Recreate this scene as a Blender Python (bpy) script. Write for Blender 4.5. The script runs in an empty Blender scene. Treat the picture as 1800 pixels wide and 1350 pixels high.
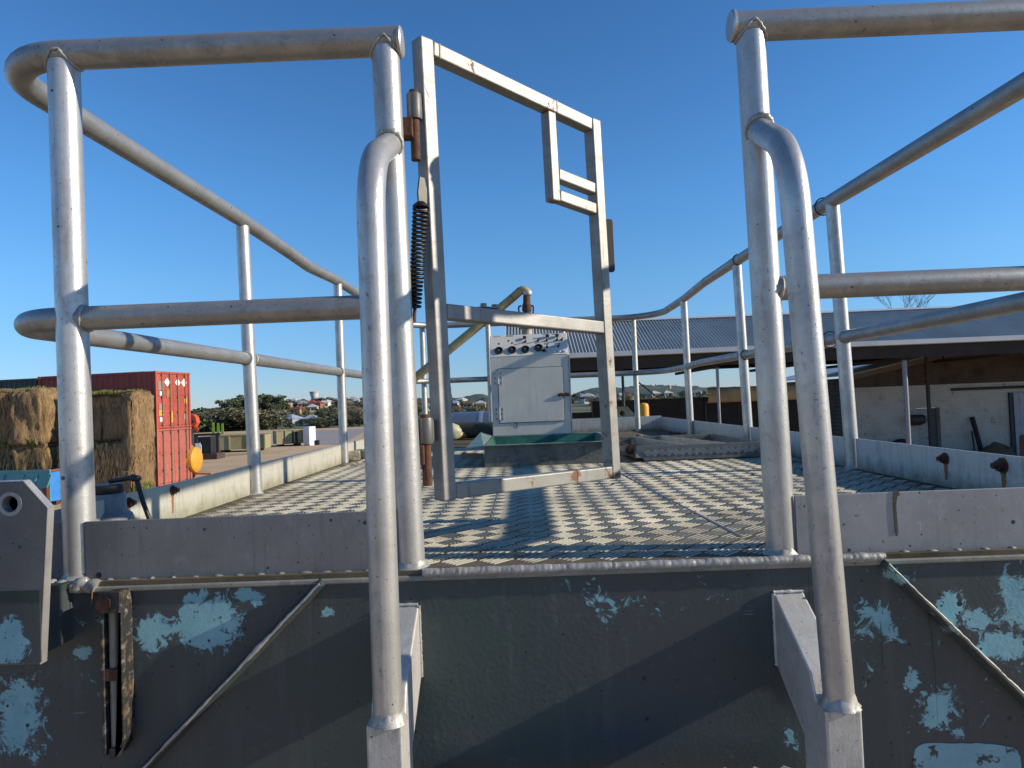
import bpy, bmesh, math, random
import numpy as np
from mathutils import Vector, Matrix, noise as mnoise

# ---------------------------------------------------------------- camera, sky, sun, exposure
EZ = 3.2                      # eye height above the yard; all builders below use heights relative to the eye
G = -3.2                      # yard level relative to the eye
F = 1200.0                    # focal length for an 1800 px wide frame
scene = bpy.context.scene
col = scene.collection
_y = np.array([20 / F, -31 / F, 1.0]); _y /= np.linalg.norm(_y)
_z = np.array([-0.039, 1.0, 0.0]); _z[2] = -(_z[0] * _y[0] + _z[1] * _y[1]) / _y[2]; _z /= np.linalg.norm(_z)
_x = np.cross(_z, _y)
if _x[0] < 0: _x = -_x
CM = np.array([_x, _y, _z])   # rows: world axes seen from the camera (right, up, forward)
cam = bpy.data.cameras.new('camera'); cam_o = bpy.data.objects.new('camera', cam); col.objects.link(cam_o)
R_, U_, F_ = CM[:, 0], CM[:, 1], CM[:, 2]
cam_o.matrix_world = Matrix(((R_[0], U_[0], -F_[0], 0), (R_[1], U_[1], -F_[1], 0), (R_[2], U_[2], -F_[2], EZ), (0, 0, 0, 1)))
cam.sensor_width = 36; cam.lens = F / 1800 * 36; cam.clip_end = 6000; cam.clip_start = 0.02
scene.camera = cam_o

SUN = Vector((1.0, -0.105, 0.405)).normalized()
world = bpy.data.worlds.new('World'); scene.world = world; world.use_nodes = True
nt = world.node_tree
sky = nt.nodes.new('ShaderNodeTexSky'); sky.sky_type = 'NISHITA'; sky.sun_disc = False
sky.sun_elevation = math.asin(SUN.z); sky.sun_rotation = math.atan2(SUN.x, SUN.y)
sky.altitude = 0; sky.air_density = 1.0; sky.dust_density = 0.0; sky.ozone_density = 8.0
bg = nt.nodes['Background']; bg.inputs[1].default_value = 0.15
# tint ramp by elevation multiplied over the sky, the same all round
_tc = nt.nodes.new('ShaderNodeTexCoord'); _sp = nt.nodes.new('ShaderNodeSeparateXYZ'); nt.links.new(_tc.outputs['Generated'], _sp.inputs[0])
_cr = nt.nodes.new('ShaderNodeValToRGB'); nt.links.new(_sp.outputs[2], _cr.inputs[0]); _e = _cr.color_ramp.elements
_e[0].position = 0.0; _e[0].color = (.66, .68, .78, 1); _e[1].position = 1.0; _e[1].color = (.67, .87, .91, 1)
for _p, _c in ((.05, (.70, .73, .81, 1)), (.17, (.84, .93, .90, 1)), (.28, (.79, .98, .98, 1)), (.50, (.67, .87, .91, 1))):
    _n = _e.new(_p); _n.color = _c
_mx = nt.nodes.new('ShaderNodeMix'); _mx.data_type = 'RGBA'; _mx.blend_type = 'MULTIPLY'; _mx.inputs[0].default_value = 1.0
nt.links.new(sky.outputs[0], _mx.inputs[6]); nt.links.new(_cr.outputs[0], _mx.inputs[7]); nt.links.new(_mx.outputs[2], bg.inputs[0])
sl = bpy.data.lights.new('sun', 'SUN'); sl.energy = 5.0; sl.angle = math.radians(0.55); sl.color = (1.0, 0.89, 0.72)
so = bpy.data.objects.new('sun', sl); col.objects.link(so); so.rotation_euler = SUN.to_track_quat('Z', 'Y').to_euler(); so.location = (20, 0, 30)
vs = scene.view_settings; vs.view_transform = 'Standard'; vs.look = 'None'; vs.gamma = 1; vs.use_curve_mapping = False
vs.exposure = 0.25
scene.render.engine = 'CYCLES'; scene.cycles.max_bounces = 6; scene.cycles.use_denoising = True

# ---------------------------------------------------------------- helpers
rnd = random.Random(7)
V = Vector

def ray(px, py):
    d = CM @ np.array([(px - 900) / F, -(py - 675) / F, 1.0]); return d
def at(px, py, Y):            # point at distance Y seen at a pixel of the photograph (heights relative to the eye)
    d = ray(px, py); return V(d * Y / d[1])
def on(px, py, Z):
    d = ray(px, py); return V(d * Z / d[2])

class MB:
    def __init__(self, T=None): self.v = []; self.f = []; self.s = []; self.T = T
    def add(self, vs_, fs, smooth=False):
        b = len(self.v); T = self.T
        self.v += [(T @ V(p)) if T else V(p) for p in vs_]
        self.f += [tuple(i + b for i in q) for q in fs]; self.s += [smooth] * len(fs)
        return self
    def obox(self, c, a, b, d):
        c, a, b, d = V(c), V(a), V(b), V(d)
        vs_ = [c + a * i + b * j + d * k for i in (-1, 1) for j in (-1, 1) for k in (-1, 1)]
        fs = [(0, 1, 3, 2), (4, 6, 7, 5), (0, 4, 5, 1), (2, 3, 7, 6), (0, 2, 6, 4), (1, 5, 7, 3)]
        if a.cross(b).dot(d) < 0: fs = [q[::-1] for q in fs]
        return self.add(vs_, fs)
    def box(self, x0, x1, y0, y1, z0, z1):
        return self.obox(((x0 + x1) / 2, (y0 + y1) / 2, (z0 + z1) / 2), ((x1 - x0) / 2, 0, 0), (0, (y1 - y0) / 2, 0), (0, 0, (z1 - z0) / 2))
    def bar(self, p, q, w, h, side=(0, 0, 1)):          # w across, h along 'side'
        p, q = V(p), V(q); d = q - p; n = d.normalized(); s = V(side); s = (s - n * s.dot(n)).normalized(); t = n.cross(s)
        return self.obox((p + q) / 2, d / 2, t * w / 2, s * h / 2)
    def tube(self, pts, r, seg=18, caps=True, closed=False):
        pts = [V(p) for p in pts]; n = len(pts); rs = r if hasattr(r, '__len__') else [r] * n
        tg = []
        for i in range(n):
            a = pts[(i - 1) % n] if (closed or i > 0) else pts[i]; b = pts[(i + 1) % n] if (closed or i < n - 1) else pts[i]
            tg.append((b - a).normalized())
        ref = V((0, 0, 1)) if abs(tg[0].z) < 0.9 else V((1, 0, 0))
        u = (ref - tg[0] * ref.dot(tg[0])).normalized(); vs_ = []
        for i in range(n):
            u = (u - tg[i] * u.dot(tg[i])).normalized(); w = tg[i].cross(u)
            for k in range(seg):
                a = 2 * math.pi * k / seg
                vs_.append(pts[i] + (u * math.cos(a) + w * math.sin(a)) * rs[i])
        fs = []
        for i in range(n if closed else n - 1):
            j = (i + 1) % n
            for k in range(seg):
                l = (k + 1) % seg
                fs.append((i * seg + k, i * seg + l, j * seg + l, j * seg + k))
        self.add(vs_, fs, True)
        if caps and not closed:
            b = len(self.v); self.v += self.v[b - n * seg:b - n * seg + seg] + self.v[b - seg:b]      # caps keep their own vertices
            self.f += [tuple(b + k for k in range(seg))[::-1], tuple(b + seg + k for k in range(seg))]; self.s += [False, False]
        return self
    def lathe(self, c, axis, prof, seg=24):             # prof: (radius, distance along axis)
        c = V(c); ax = V(axis).normalized(); ref = V((0, 0, 1)) if abs(ax.z) < 0.9 else V((1, 0, 0))
        u = (ref - ax * ref.dot(ax)).normalized(); w = ax.cross(u); n = len(prof)
        pr = [prof[0]]; brk = []                        # split the profile where it turns sharply, so that rims stay crisp
        for i in range(1, n):
            pr.append(prof[i])
            if i < n - 1:
                d1 = V((prof[i][0] - prof[i - 1][0], prof[i][1] - prof[i - 1][1])); d2 = V((prof[i + 1][0] - prof[i][0], prof[i + 1][1] - prof[i][1]))
                if d1.length > 1e-9 and d2.length > 1e-9 and d1.normalized().dot(d2.normalized()) < .8: brk.append(len(pr) - 1); pr.append(prof[i])
        prof = pr; n = len(prof)
        vs_ = [c + ax * t + (u * math.cos(2 * math.pi * k / seg) + w * math.sin(2 * math.pi * k / seg)) * r for r, t in prof for k in range(seg)]
        fs = [(i * seg + k, i * seg + (k + 1) % seg, (i + 1) * seg + (k + 1) % seg, (i + 1) * seg + k) for i in range(n - 1) if i not in brk for k in range(seg)]
        self.add(vs_, fs, True)
        b = len(self.v); self.v += self.v[b - n * seg:b - n * seg + seg] + self.v[b - seg:b]
        self.f += [tuple(b + k for k in range(seg))[::-1], tuple(b + seg + k for k in range(seg))]; self.s += [False, False]
        return self
    def prism(self, poly, o, u, v, n):                  # polygon (u,v) extruded by vector n, starting at origin o
        o, u, v, n = V(o), V(u), V(v), V(n); m = len(poly)
        vs_ = [o + u * a + v * b for a, b in poly] + [o + u * a + v * b + n for a, b in poly]
        area = sum(poly[i][0] * poly[(i + 1) % m][1] - poly[(i + 1) % m][0] * poly[i][1] for i in range(m))
        fs = [tuple(range(m))[::-1], tuple(range(m, 2 * m))] + [(i, (i + 1) % m, m + (i + 1) % m, m + i) for i in range(m)]
        if (u.cross(v).dot(n) * area) < 0: fs = [q[::-1] for q in fs]
        return self.add(vs_, fs)
    def sheet(self, path, z0, z1, th):                  # vertical sheet of thickness th along a plan path
        p = [V((a[0], a[1], 0)) for a in path]; L = []; Rr = []
        for i in range(len(p)):
            a = p[max(i - 1, 0)]; b = p[min(i + 1, len(p) - 1)]; t = (b - a).normalized(); nn = V((-t.y, t.x, 0))
            L.append(p[i] + nn * th / 2); Rr.append(p[i] - nn * th / 2)
        n = len(p); up0 = V((0, 0, z0)); up1 = V((0, 0, z1))
        vs_ = [q + up0 for q in L] + [q + up1 for q in L] + [q + up0 for q in Rr] + [q + up1 for q in Rr]
        fs = []
        for i in range(n - 1):
            fs += [(i, n + i, n + i + 1, i + 1), (2 * n + i, 2 * n + i + 1, 3 * n + i + 1, 3 * n + i), (n + i, 3 * n + i, 3 * n + i + 1, n + i + 1), (i, i + 1, 2 * n + i + 1, 2 * n + i)]
        fs += [(0, 2 * n, 3 * n, n), (n - 1, 2 * n - 1, 4 * n - 1, 3 * n - 1)]
        return self.add(vs_, fs)
    def build(self, name, mat, parent=None, bevel=0, seg=2, off=EZ):
        me = bpy.data.meshes.new(name)
        me.from_pydata([(p[0], p[1], p[2] + off) for p in self.v], [], self.f)
        me.polygons.foreach_set('use_smooth', self.s); me.update()
        o = bpy.data.objects.new(name, me); col.objects.link(o)
        if mat: me.materials.append(mat)
        if parent:
            o.parent = parent; o.matrix_parent_inverse = pw(parent).inverted()
        if bevel:
            b = o.modifiers.new('bevel', 'BEVEL'); b.width = bevel; b.segments = seg; b.limit_method = 'ANGLE'; b.angle_limit = math.radians(40)
        return o

def pw(o):                                              # world matrix without a depsgraph update
    m = Matrix.LocRotScale(o.location, o.rotation_euler, o.scale)
    return (pw(o.parent) @ o.matrix_parent_inverse @ m) if o.parent else m

def tag(o, label=None, cat=None, group=None, kind=None):
    if label: o['label'] = label
    if cat: o['category'] = cat
    if group: o['group'] = group
    if kind: o['kind'] = kind
    return o
def thing(name, label, cat, loc, group=None, rz=0):
    o = bpy.data.objects.new(name, None); col.objects.link(o); o.empty_display_size = 0.1
    o.location = (loc[0], loc[1], loc[2] + EZ); o.rotation_euler.z = rz
    return tag(o, label, cat, group)
def copy_tree(o, parent=None):
    c = o.copy(); col.objects.link(c); c.parent = parent
    for ch in o.children: copy_tree(ch, c)
    return c

def fillet(pts, rad, n=10):
    pts = [V(p) for p in pts]; rads = rad if hasattr(rad, '__len__') else [rad] * len(pts); out = [pts[0]]
    for i in range(1, len(pts) - 1):
        a, b, c = pts[i - 1], pts[i], pts[i + 1]; d1 = (a - b).normalized(); d2 = (c - b).normalized()
        ang = d1.angle(d2)
        if ang > 3.05: out.append(b); continue
        t = min(rads[i] / math.tan(ang / 2), (a - b).length * 0.49 if i > 1 else (a - b).length * .95, (c - b).length * 0.49 if i < len(pts) - 2 else (c - b).length * .95)
        r = t * math.tan(ang / 2); ctr = b + (d1 + d2).normalized() * (r / math.sin(ang / 2))
        s = b + d1 * t - ctr; e = b + d2 * t - ctr; w = s.angle(e)
        for k in range(n + 1):
            f = k / n; out.append(ctr + (s * math.sin((1 - f) * w) + e * math.sin(f * w)) / math.sin(w))
    out.append(pts[-1]); return out
def resample(pts, step):
    out = [pts[0]]
    for a, b in zip(pts, pts[1:]):
        k = max(1, int((b - a).length / step))
        out += [a.lerp(b, (i + 1) / k) for i in range(k)]
    return out

def weld_ring(c, axis, R, r, parent, mat, arc=(0, 2 * math.pi)):
    c = V(c); ax = V(axis).normalized(); ref = V((0, 0, 1)) if abs(ax.z) < 0.9 else V((1, 0, 0))
    u = (ref - ax * ref.dot(ax)).normalized(); w = ax.cross(u); n = 44
    pts = [c + (u * math.cos(2 * math.pi * k / n) + w * math.sin(2 * math.pi * k / n)) * (R + rnd.uniform(-.0006, .0006)) + ax * (.0022 * math.sin(k * .31 + R * 900) + rnd.uniform(-.0008, .0008)) for k in range(n)]
    rs = [r * (.8 + .10 * math.sin(k * 2.2) + .25 * math.sin(k * .29 + c.x * 40) + rnd.uniform(-.1, .1)) for k in range(n)]
    m = MB(); m.tube(pts, rs, 8, closed=True); return m.build('weld_bead', mat, parent)

def skirt_weld(c, R, parent, mat, h=.016, flare=.008, up=1):
    c = V(c); n = 40; vs_ = []; fs = []; rows = 6; k0 = rnd.uniform(0, 99)
    for j in range(rows):
        t = j / (rows - 1)
        for k in range(n):
            a = 2 * math.pi * k / n; nz = mnoise.noise((math.cos(a) * 3 + k0, math.sin(a) * 3, t * 2)) * .35 + mnoise.noise((math.cos(a) * 14 + k0, math.sin(a) * 14, t * 5)) * .25
            rr = R - .001 + flare * (1 - t) ** 1.6 * (1 + nz * 1.2) + .0012 * nz; vs_.append(c + V((math.cos(a) * rr, math.sin(a) * rr, up * h * t * (1 + nz * .8 * (t > .5)))))
    for j in range(rows - 1):
        for k in range(n): fs.append((j * n + k, j * n + (k + 1) % n, (j + 1) * n + (k + 1) % n, (j + 1) * n + k))
    m = MB(); m.add(vs_, fs if up > 0 else [f[::-1] for f in fs], True); return m.build('weld_bead', mat, parent)

# ---------------------------------------------------------------- materials
class Mt:
    def __init__(self, name, color, rough=0.6, metal=0.0, spec=None):
        self.m = bpy.data.materials.new(name); self.m.use_nodes = True; self.t = self.m.node_tree
        self.b = self.t.nodes['Principled BSDF']; self.n = self.t.nodes; self.co = self.n.new('ShaderNodeTexCoord').outputs['Object']
        c = self.n.new('ShaderNodeRGB'); c.outputs[0].default_value = (*color, 1); self.c = c.outputs[0]
        self.r = self.val(rough); self.k = self.val(metal); self.h = None
        if spec is not None: self.b.inputs['Specular IOR Level'].default_value = spec
    def val(self, x): n = self.n.new('ShaderNodeValue'); n.outputs[0].default_value = x; return n.outputs[0]
    def L(self, a, b): self.t.links.new(a, b)
    def gen(self): self.co = self.n.new('ShaderNodeTexCoord').outputs['Generated']; return self
    def coord(self, st):
        if st is None: return self.co
        m = self.n.new('ShaderNodeMapping'); m.inputs['Scale'].default_value = st; self.L(self.co, m.inputs[0]); return m.outputs[0]
    def noise(self, scale, detail=4, rough=.6, st=None, dist=0):
        n = self.n.new('ShaderNodeTexNoise'); n.inputs['Scale'].default_value = scale; n.inputs['Detail'].default_value = detail
        n.inputs['Roughness'].default_value = rough; n.inputs['Distortion'].default_value = dist; self.L(self.coord(st), n.inputs['Vector']); return n.outputs['Fac']
    def vor(self, scale, st=None, feat='F1', rand=1):
        n = self.n.new('ShaderNodeTexVoronoi'); n.feature = feat; n.inputs['Scale'].default_value = scale; n.inputs['Randomness'].default_value = rand
        self.L(self.coord(st), n.inputs['Vector']); self.lastcol = n.outputs.get('Color'); return n.outputs['Distance']
    def rng(self, s, a, b, c=0., d=1.):
        n = self.n.new('ShaderNodeMapRange'); n.clamp = True; self.L(s, n.inputs[0])
        for i, x in enumerate((a, b, c, d)): n.inputs[i + 1].default_value = x
        return n.outputs[0]
    def op(self, o, a, b=0.):
        n = self.n.new('ShaderNodeMath'); n.operation = o
        for i, x in enumerate((a, b)):
            if isinstance(x, (int, float)): n.inputs[i].default_value = x
            else: self.L(x, n.inputs[i])
        return n.outputs[0]
    def axis(self, i):
        n = self.n.new('ShaderNodeSeparateXYZ'); self.L(self.co, n.inputs[0]); return n.outputs[i]
    def ell(self, c, r):                                # 1 at the centre, 0 on the ellipsoid
        a = self.n.new('ShaderNodeVectorMath'); a.operation = 'SUBTRACT'; self.L(self.co, a.inputs[0]); a.inputs[1].default_value = (c[0], c[1], c[2] + EZ)
        b = self.n.new('ShaderNodeVectorMath'); b.operation = 'DIVIDE'; self.L(a.outputs[0], b.inputs[0]); b.inputs[1].default_value = r
        d = self.n.new('ShaderNodeVectorMath'); d.operation = 'LENGTH'; self.L(b.outputs[0], d.inputs[0])
        return self.op('SUBTRACT', 1.0, d.outputs['Value'])
    def mixv(self, f, a, b):
        n = self.n.new('ShaderNodeMix'); n.data_type = 'FLOAT'; self.L(f, n.inputs[0])
        for i, x in ((2, a), (3, b)):
            if isinstance(x, (int, float)): n.inputs[i].default_value = x
            else: self.L(x, n.inputs[i])
        return n.outputs[0]
    def mix(self, f, color, rough=None, metal=None, amt=1.):
        if amt != 1.: f = self.op('MULTIPLY', f, amt)
        n = self.n.new('ShaderNodeMix'); n.data_type = 'RGBA'; self.L(f, n.inputs[0]); self.L(self.c, n.inputs[6])
        if isinstance(color, tuple): n.inputs[7].default_value = (*color, 1)
        else: self.L(color, n.inputs[7])
        self.c = n.outputs[2]
        if rough is not None: self.r = self.mixv(f, self.r, rough)
        if metal is not None: self.k = self.mixv(f, self.k, metal)
        return self
    def addh(self, s, w):
        s = self.op('MULTIPLY', s, w); self.h = s if self.h is None else self.op('ADD', self.h, s); return self
    def spots(self, scale, r, color, thin=.5, rough=None, metal=None, st=None):    # scattered round splashes; 'thin' leaves some cells empty
        sx = self.n.new('ShaderNodeSeparateXYZ'); self.L(self.co, sx.inputs[0]); cb_ = self.n.new('ShaderNodeCombineXYZ')
        self.L(self.op('ADD', sx.outputs[0], self.op('MULTIPLY', sx.outputs[1], .8)), cb_.inputs[0]); self.L(sx.outputs[2], cb_.inputs[1])
        vn = self.n.new('ShaderNodeTexVoronoi'); vn.voronoi_dimensions = '2D'; vn.inputs['Scale'].default_value = scale; self.L(cb_.outputs[0], vn.inputs['Vector']); d = vn.outputs['Distance']; self.lastcol = vn.outputs['Color']
        d = self.op('ADD', d, self.op('MULTIPLY', self.op('SUBTRACT', self.noise(scale * 5, 2), .5), r * .5)); sep = self.n.new('ShaderNodeSeparateColor'); self.L(self.lastcol, sep.inputs[0])
        rr = self.op('MULTIPLY', self.rng(sep.outputs[0], thin, 1.0, 0, 1), r)
        return self.mix(self.rng(self.op('SUBTRACT', rr, d), 0.0, r * .15 + 1e-4), color, rough, metal)
    def done(self, bump=0.5, dist=0.01):
        self.L(self.c, self.b.inputs['Base Color']); self.L(self.r, self.b.inputs['Roughness']); self.L(self.k, self.b.inputs['Metallic'])
        if self.h is not None:
            n = self.n.new('ShaderNodeBump'); n.inputs['Strength'].default_value = bump; n.inputs['Distance'].default_value = dist
            self.L(self.h, n.inputs['Height']); self.L(n.outputs[0], self.b.inputs['Normal'])
        return self.m

def plain(name, color, rough=.6, metal=0., var=.25, scale=6., dark=None, bump=0.2):
    m = Mt(name, color, rough, metal); n = m.noise(scale, 5)
    m.mix(m.rng(n, .35, .7), dark or tuple(c * (1 - var) for c in color)); m.addh(m.noise(scale * 6, 3), .004); return m.done(bump)

M = {}
GREENSPOT = (.012, .05, .045)
def mk_alu(name, base=(.72, .71, .68), metal=.42, rough=.40, spots=True, grime=.35, vertical=False):
    m = Mt(name, base, rough, metal)
    m.mix(m.rng(m.noise(9, 5, .65), .38, .66), tuple(c * .74 for c in base), rough + .1)
    m.mix(m.rng(m.noise(55, 4, .7), .52, .75), tuple(c * .6 for c in base), rough + .16, amt=.6)
    st = (60, 60, 4) if vertical else (40, 8, 40)
    m.mix(m.rng(m.noise(1.0, 3, .6, st), .55, .72), tuple(min(1, c * 1.2) for c in base), rough - .06, amt=.5)
    m.mix(m.rng(m.noise(5, 6, .75, dist=.6), .60, .74), (.17, .168, .16), .75, .2, amt=grime)
    m.mix(m.rng(m.noise(140, 2), .66, .74), (.07, .065, .06), .8, .1, amt=.8)
    m.mix(m.rng(m.noise(1, 4, .7, (22, 22, 9) if vertical else (9, 9, 22), 1.), .58, .70), tuple(c * .45 for c in base), rough + .2, amt=.55)
    m.addh(m.noise(60, 4), .6).addh(m.noise(260, 3, .7), .5).addh(m.noise(1, 3, .6, (260, 260, 14) if vertical else (14, 14, 260)), .35)
    if spots: m.spots(12, .06, GREENSPOT, .72, .35, 0).spots(30, .08, GREENSPOT, .76, .35, 0)
    return m.done(.2, .004)
M['alu'] = mk_alu('weathered_aluminium', base=(.35, .345, .33), metal=.55, rough=.40, grime=.55)
M['alu_v'] = mk_alu('weathered_aluminium_post', base=(.53, .52, .495), metal=.62, rough=.34, vertical=True, spots=False, grime=.45)
M['alu_far'] = mk_alu('dirty_aluminium', base=(.55, .54, .48), metal=.55, rough=.5, spots=False, grime=.6)
M['alu_spot'] = mk_alu('splashed_aluminium', base=(.53, .52, .50), metal=.6, rough=.34, vertical=True, grime=.4)
M['weld'] = mk_alu('weld_metal', base=(.42, .405, .37), metal=.45, rough=.5, spots=False, grime=.8)

# aluminium flat sheet
def mk_sheet(name, b):
    f = lambda k: tuple(c * k for c in b)
    m = Mt(name, b, .5, .35)
    m.mix(m.rng(m.noise(7, 5), .35, .68), f(.74), .56)
    m.mix(m.rng(m.noise(1, 5, .65, (70, 70, 3.5)), .56, .72), f(.5), .6, amt=.5)
    m.mix(m.rng(m.noise(22, 5, .7), .58, .72), f(1.32), .5, amt=.4)
    m.mix(m.rng(m.noise(1, 3, .6, (200, 60, 24), 1.5), .64, .70), f(1.7), .45, amt=.35)
    m.mix(m.rng(m.noise(90, 3), .66, .72), (.05, .05, .048), .7, .2, amt=.6)
    m.spots(15, .075, GREENSPOT, .68, .3, 0).spots(38, .10, GREENSPOT, .66, .3, 0)
    m.addh(m.noise(40, 4), .4); return m.done(.1, .004)
M['sheet'] = mk_sheet('shade_dark_sheet', (.215, .215, .22)); M['sheet_r'] = mk_sheet('grey_aluminium_sheet', (.32, .322, .325))  # front-left sheet is the darker copy: its shade is put into the colour
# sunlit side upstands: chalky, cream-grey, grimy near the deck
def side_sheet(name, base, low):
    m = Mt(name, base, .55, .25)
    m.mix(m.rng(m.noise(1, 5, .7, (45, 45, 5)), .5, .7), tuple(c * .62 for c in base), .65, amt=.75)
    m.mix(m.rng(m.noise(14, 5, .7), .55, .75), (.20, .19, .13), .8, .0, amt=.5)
    z = m.axis(2); g = m.op('ADD', z, m.op('MULTIPLY', m.noise(18, 5, .7), .11))
    m.mix(m.rng(g, EZ - .338 + .115, EZ - .338 + .05), low, .85, 0., amt=.8)
    m.addh(m.noise(60, 3), .5); return m.done(.15, .004)
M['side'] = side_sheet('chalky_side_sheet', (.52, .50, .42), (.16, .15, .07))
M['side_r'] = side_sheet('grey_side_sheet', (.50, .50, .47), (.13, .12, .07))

# the tank's front wall: dark flaking paint over a light blue coat
def wall_paint(name, patches, speck=None, base=(.048, .057, .063)):
    m = Mt(name, base, .42, 0)
    m.mix(m.rng(m.noise(2.2, 4), .4, .65), (.038, .060, .059), .48)
    m.mix(m.rng(m.noise(1, 4, .6, (26, 26, 2.2)), .52, .72), (.085, .093, .098), .5, amt=.55)
    m.mix(m.rng(m.noise(30, 5, .7), .60, .74), (.10, .108, .112), .6, amt=.45)
    # loose crust of rubbed paint
    m.mix(m.rng(m.op('ADD', m.op('MULTIPLY', m.rng(m.noise(1, 3, .6, (5, 5, 160)), .55, .7), .5), m.rng(m.noise(3.5, 3), .56, .66)), 1.02, 1.35), (.22, .33, .36), .6, amt=.5)
    fine = m.op('SUBTRACT', m.noise(34, 9, .78, dist=.8), .5); big = m.op('SUBTRACT', m.noise(8, 6, .65, dist=.6), .5)
    jag = m.op('ADD', m.op('MULTIPLY', fine, 2.6), m.op('MULTIPLY', big, 1.7))
    tot = None
    for c, r, k in patches:
        e = m.op('ADD', m.op('MULTIPLY', m.ell(c, r), k), m.val(0.0))
        tot = e if tot is None else m.op('MAXIMUM', tot, e)
    tot = m.op('MAXIMUM', tot, m.op('SUBTRACT', m.rng(m.noise(1.6, 2), .62, .8), .42))
    if speck:
        for c, r in speck: tot = m.op('MAXIMUM', tot, m.op('SUBTRACT', m.op('MULTIPLY', m.rng(m.ell(c, r), 0., .45), .36), .42))
    chip = m.rng(m.op('ADD', tot, jag), .30, .34)
    edge = m.rng(m.op('ADD', tot, jag), .22, .30)
    m.mix(edge, (.05, .10, .115), .5, amt=.8)
    blue = m.n.new('ShaderNodeMix'); blue.data_type = 'RGBA'; m.L(m.rng(m.noise(9, 6, .7), .35, .65), blue.inputs[0])
    blue.inputs[6].default_value = (.15, .33, .38, 1); blue.inputs[7].default_value = (.24, .45, .49, 1)
    m.mix(chip, blue.outputs[2], .55)
    m.mix(m.op('MULTIPLY', chip, m.rng(m.noise(38, 5, .75), .60, .68)), (.035, .055, .06), .5)
    # runs of dark green paint and splashes
    m.mix(m.op('MULTIPLY', m.rng(m.noise(1, 4, .6, (46, 46, 3.2), .7), .66, .69), m.rng(m.noise(3.2, 2), .5, .58)), (.008, .028, .026), .3, amt=.8)
    m.spots(11, .075, (.010, .022, .024), .62, .3).spots(26, .085, (.010, .022, .024), .62, .3).spots(60, .11, (.010, .022, .024), .66, .3)
    m.mix(m.rng(m.axis(2), EZ - .352, EZ - .344), (.02, .035, .03), .6)
    # blistered paint
    bl = m.op('MULTIPLY', m.vor(95), m.rng(m.noise(2.4, 2), .45, .6))
    m.addh(bl, .5).addh(chip, -1.1).addh(m.noise(26, 5), .35).addh(m.noise(150, 3), .45)
    return m.done(.27, .003)
DK = -0.338                                             # deck level relative to the eye
YF = 1.45                                               # plane of the front posts
YW = 1.412                                              # face of the tank's front wall
def wp(px, py, rx, rz, k): p = at(px, py, YW); s = YW / F; return ((p.x, YW, p.z), (rx * s, 3.0, rz * s), k)
PATCH = [wp(268, 1112, 46, 44, 1.0), wp(372, 1092, 84, 66, 1.25), wp(432, 1046, 46, 18, .9), wp(146, 1146, 22, 18, .95), wp(34, 1265, 66, 95, 1.1),
         wp(575, 1074, 17, 13, 1.0), wp(1570, 1005, 60, 34, .62), wp(1668, 1075, 26, 38, 1.0), wp(1785, 1060, 50, 70, .9), wp(1718, 1085, 34, 26, .9),
         wp(1758, 1132, 58, 30, 1.1), wp(1545, 1085, 60, 52, .68), wp(1600, 1195, 22, 34, 1.1), wp(1650, 1240, 50, 66, .72), wp(1390, 1300, 26, 40, .6),
         wp(1060, 1050, 60, 24, .26), wp(1270, 1045, 46, 22, .22), wp(450, 1060, 20, 16, .6)]
M['wall'] = wall_paint('flaking_dark_paint', PATCH, [wp(1620, 1150, 300, 260, 1)[:2], wp(230, 1130, 190, 160, 1)[:2], wp(1090, 1050, 330, 60, 1)[:2]])
_p = at(1698, 1345, YW)

plat = thing('tank_platform', 'dark painted tank top platform with aluminium guard rails, steps and tread plate deck', 'tank platform', (0.12, 4.2, G))

# --- shell
m = MB(); m.box(-1.14, 1.40, YW, 7.02, -2.35, DK - .012); wall_o = m.build('tank_shell', M['wall'], plat, .004)
# remnant of a light blue sticker panel low on the right, ragged at its edges
mm = Mt('worn_blue_film', (.17, .335, .40), .5)
mm.mix(mm.rng(mm.noise(20, 6, .7), .4, .7), (.22, .40, .46)); mm.mix(mm.rng(mm.noise(26, 7, .75, dist=.4), .57, .60), (.030, .040, .046), .45); mm.addh(mm.noise(60, 4), .3); mm = mm.done(.2, .003)
poly = []
for k in range(72):
    a = 2 * math.pi * k / 72; c, s = math.cos(a), math.sin(a); e = 5.0
    rr = (abs(c) ** e + abs(s) ** e) ** (-1 / e) * (1 + .035 * mnoise.noise((c * 3, s * 3, 1.3)) + .03 * mnoise.noise((c * 9, s * 9, 4)))
    poly.append((c * rr * .108, s * rr * .062))
m = MB(); m.prism(poly, (_p.x, YW - .0012, _p.z - .018), (1, 0, -.04), (.04, 0, 1), (0, .002, 0)); tag(m.build('sticker_remnant', mm, plat), 'light blue remnant of a worn sticker')
m = MB()
for x in (-.95, 1.2): m.box(x - .12, x + .12, 1.7, 6.8, G, -2.35)
m.build('skid_beam', plain('skid_paint', (.03, .035, .035)), plat)
_q = at(10, 1132, 1.2985); M['rubwall'] = wall_paint('lug_paint', [((_q.x, _q.y, _q.z), (.045, 3., .055), 1.25)])

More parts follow.
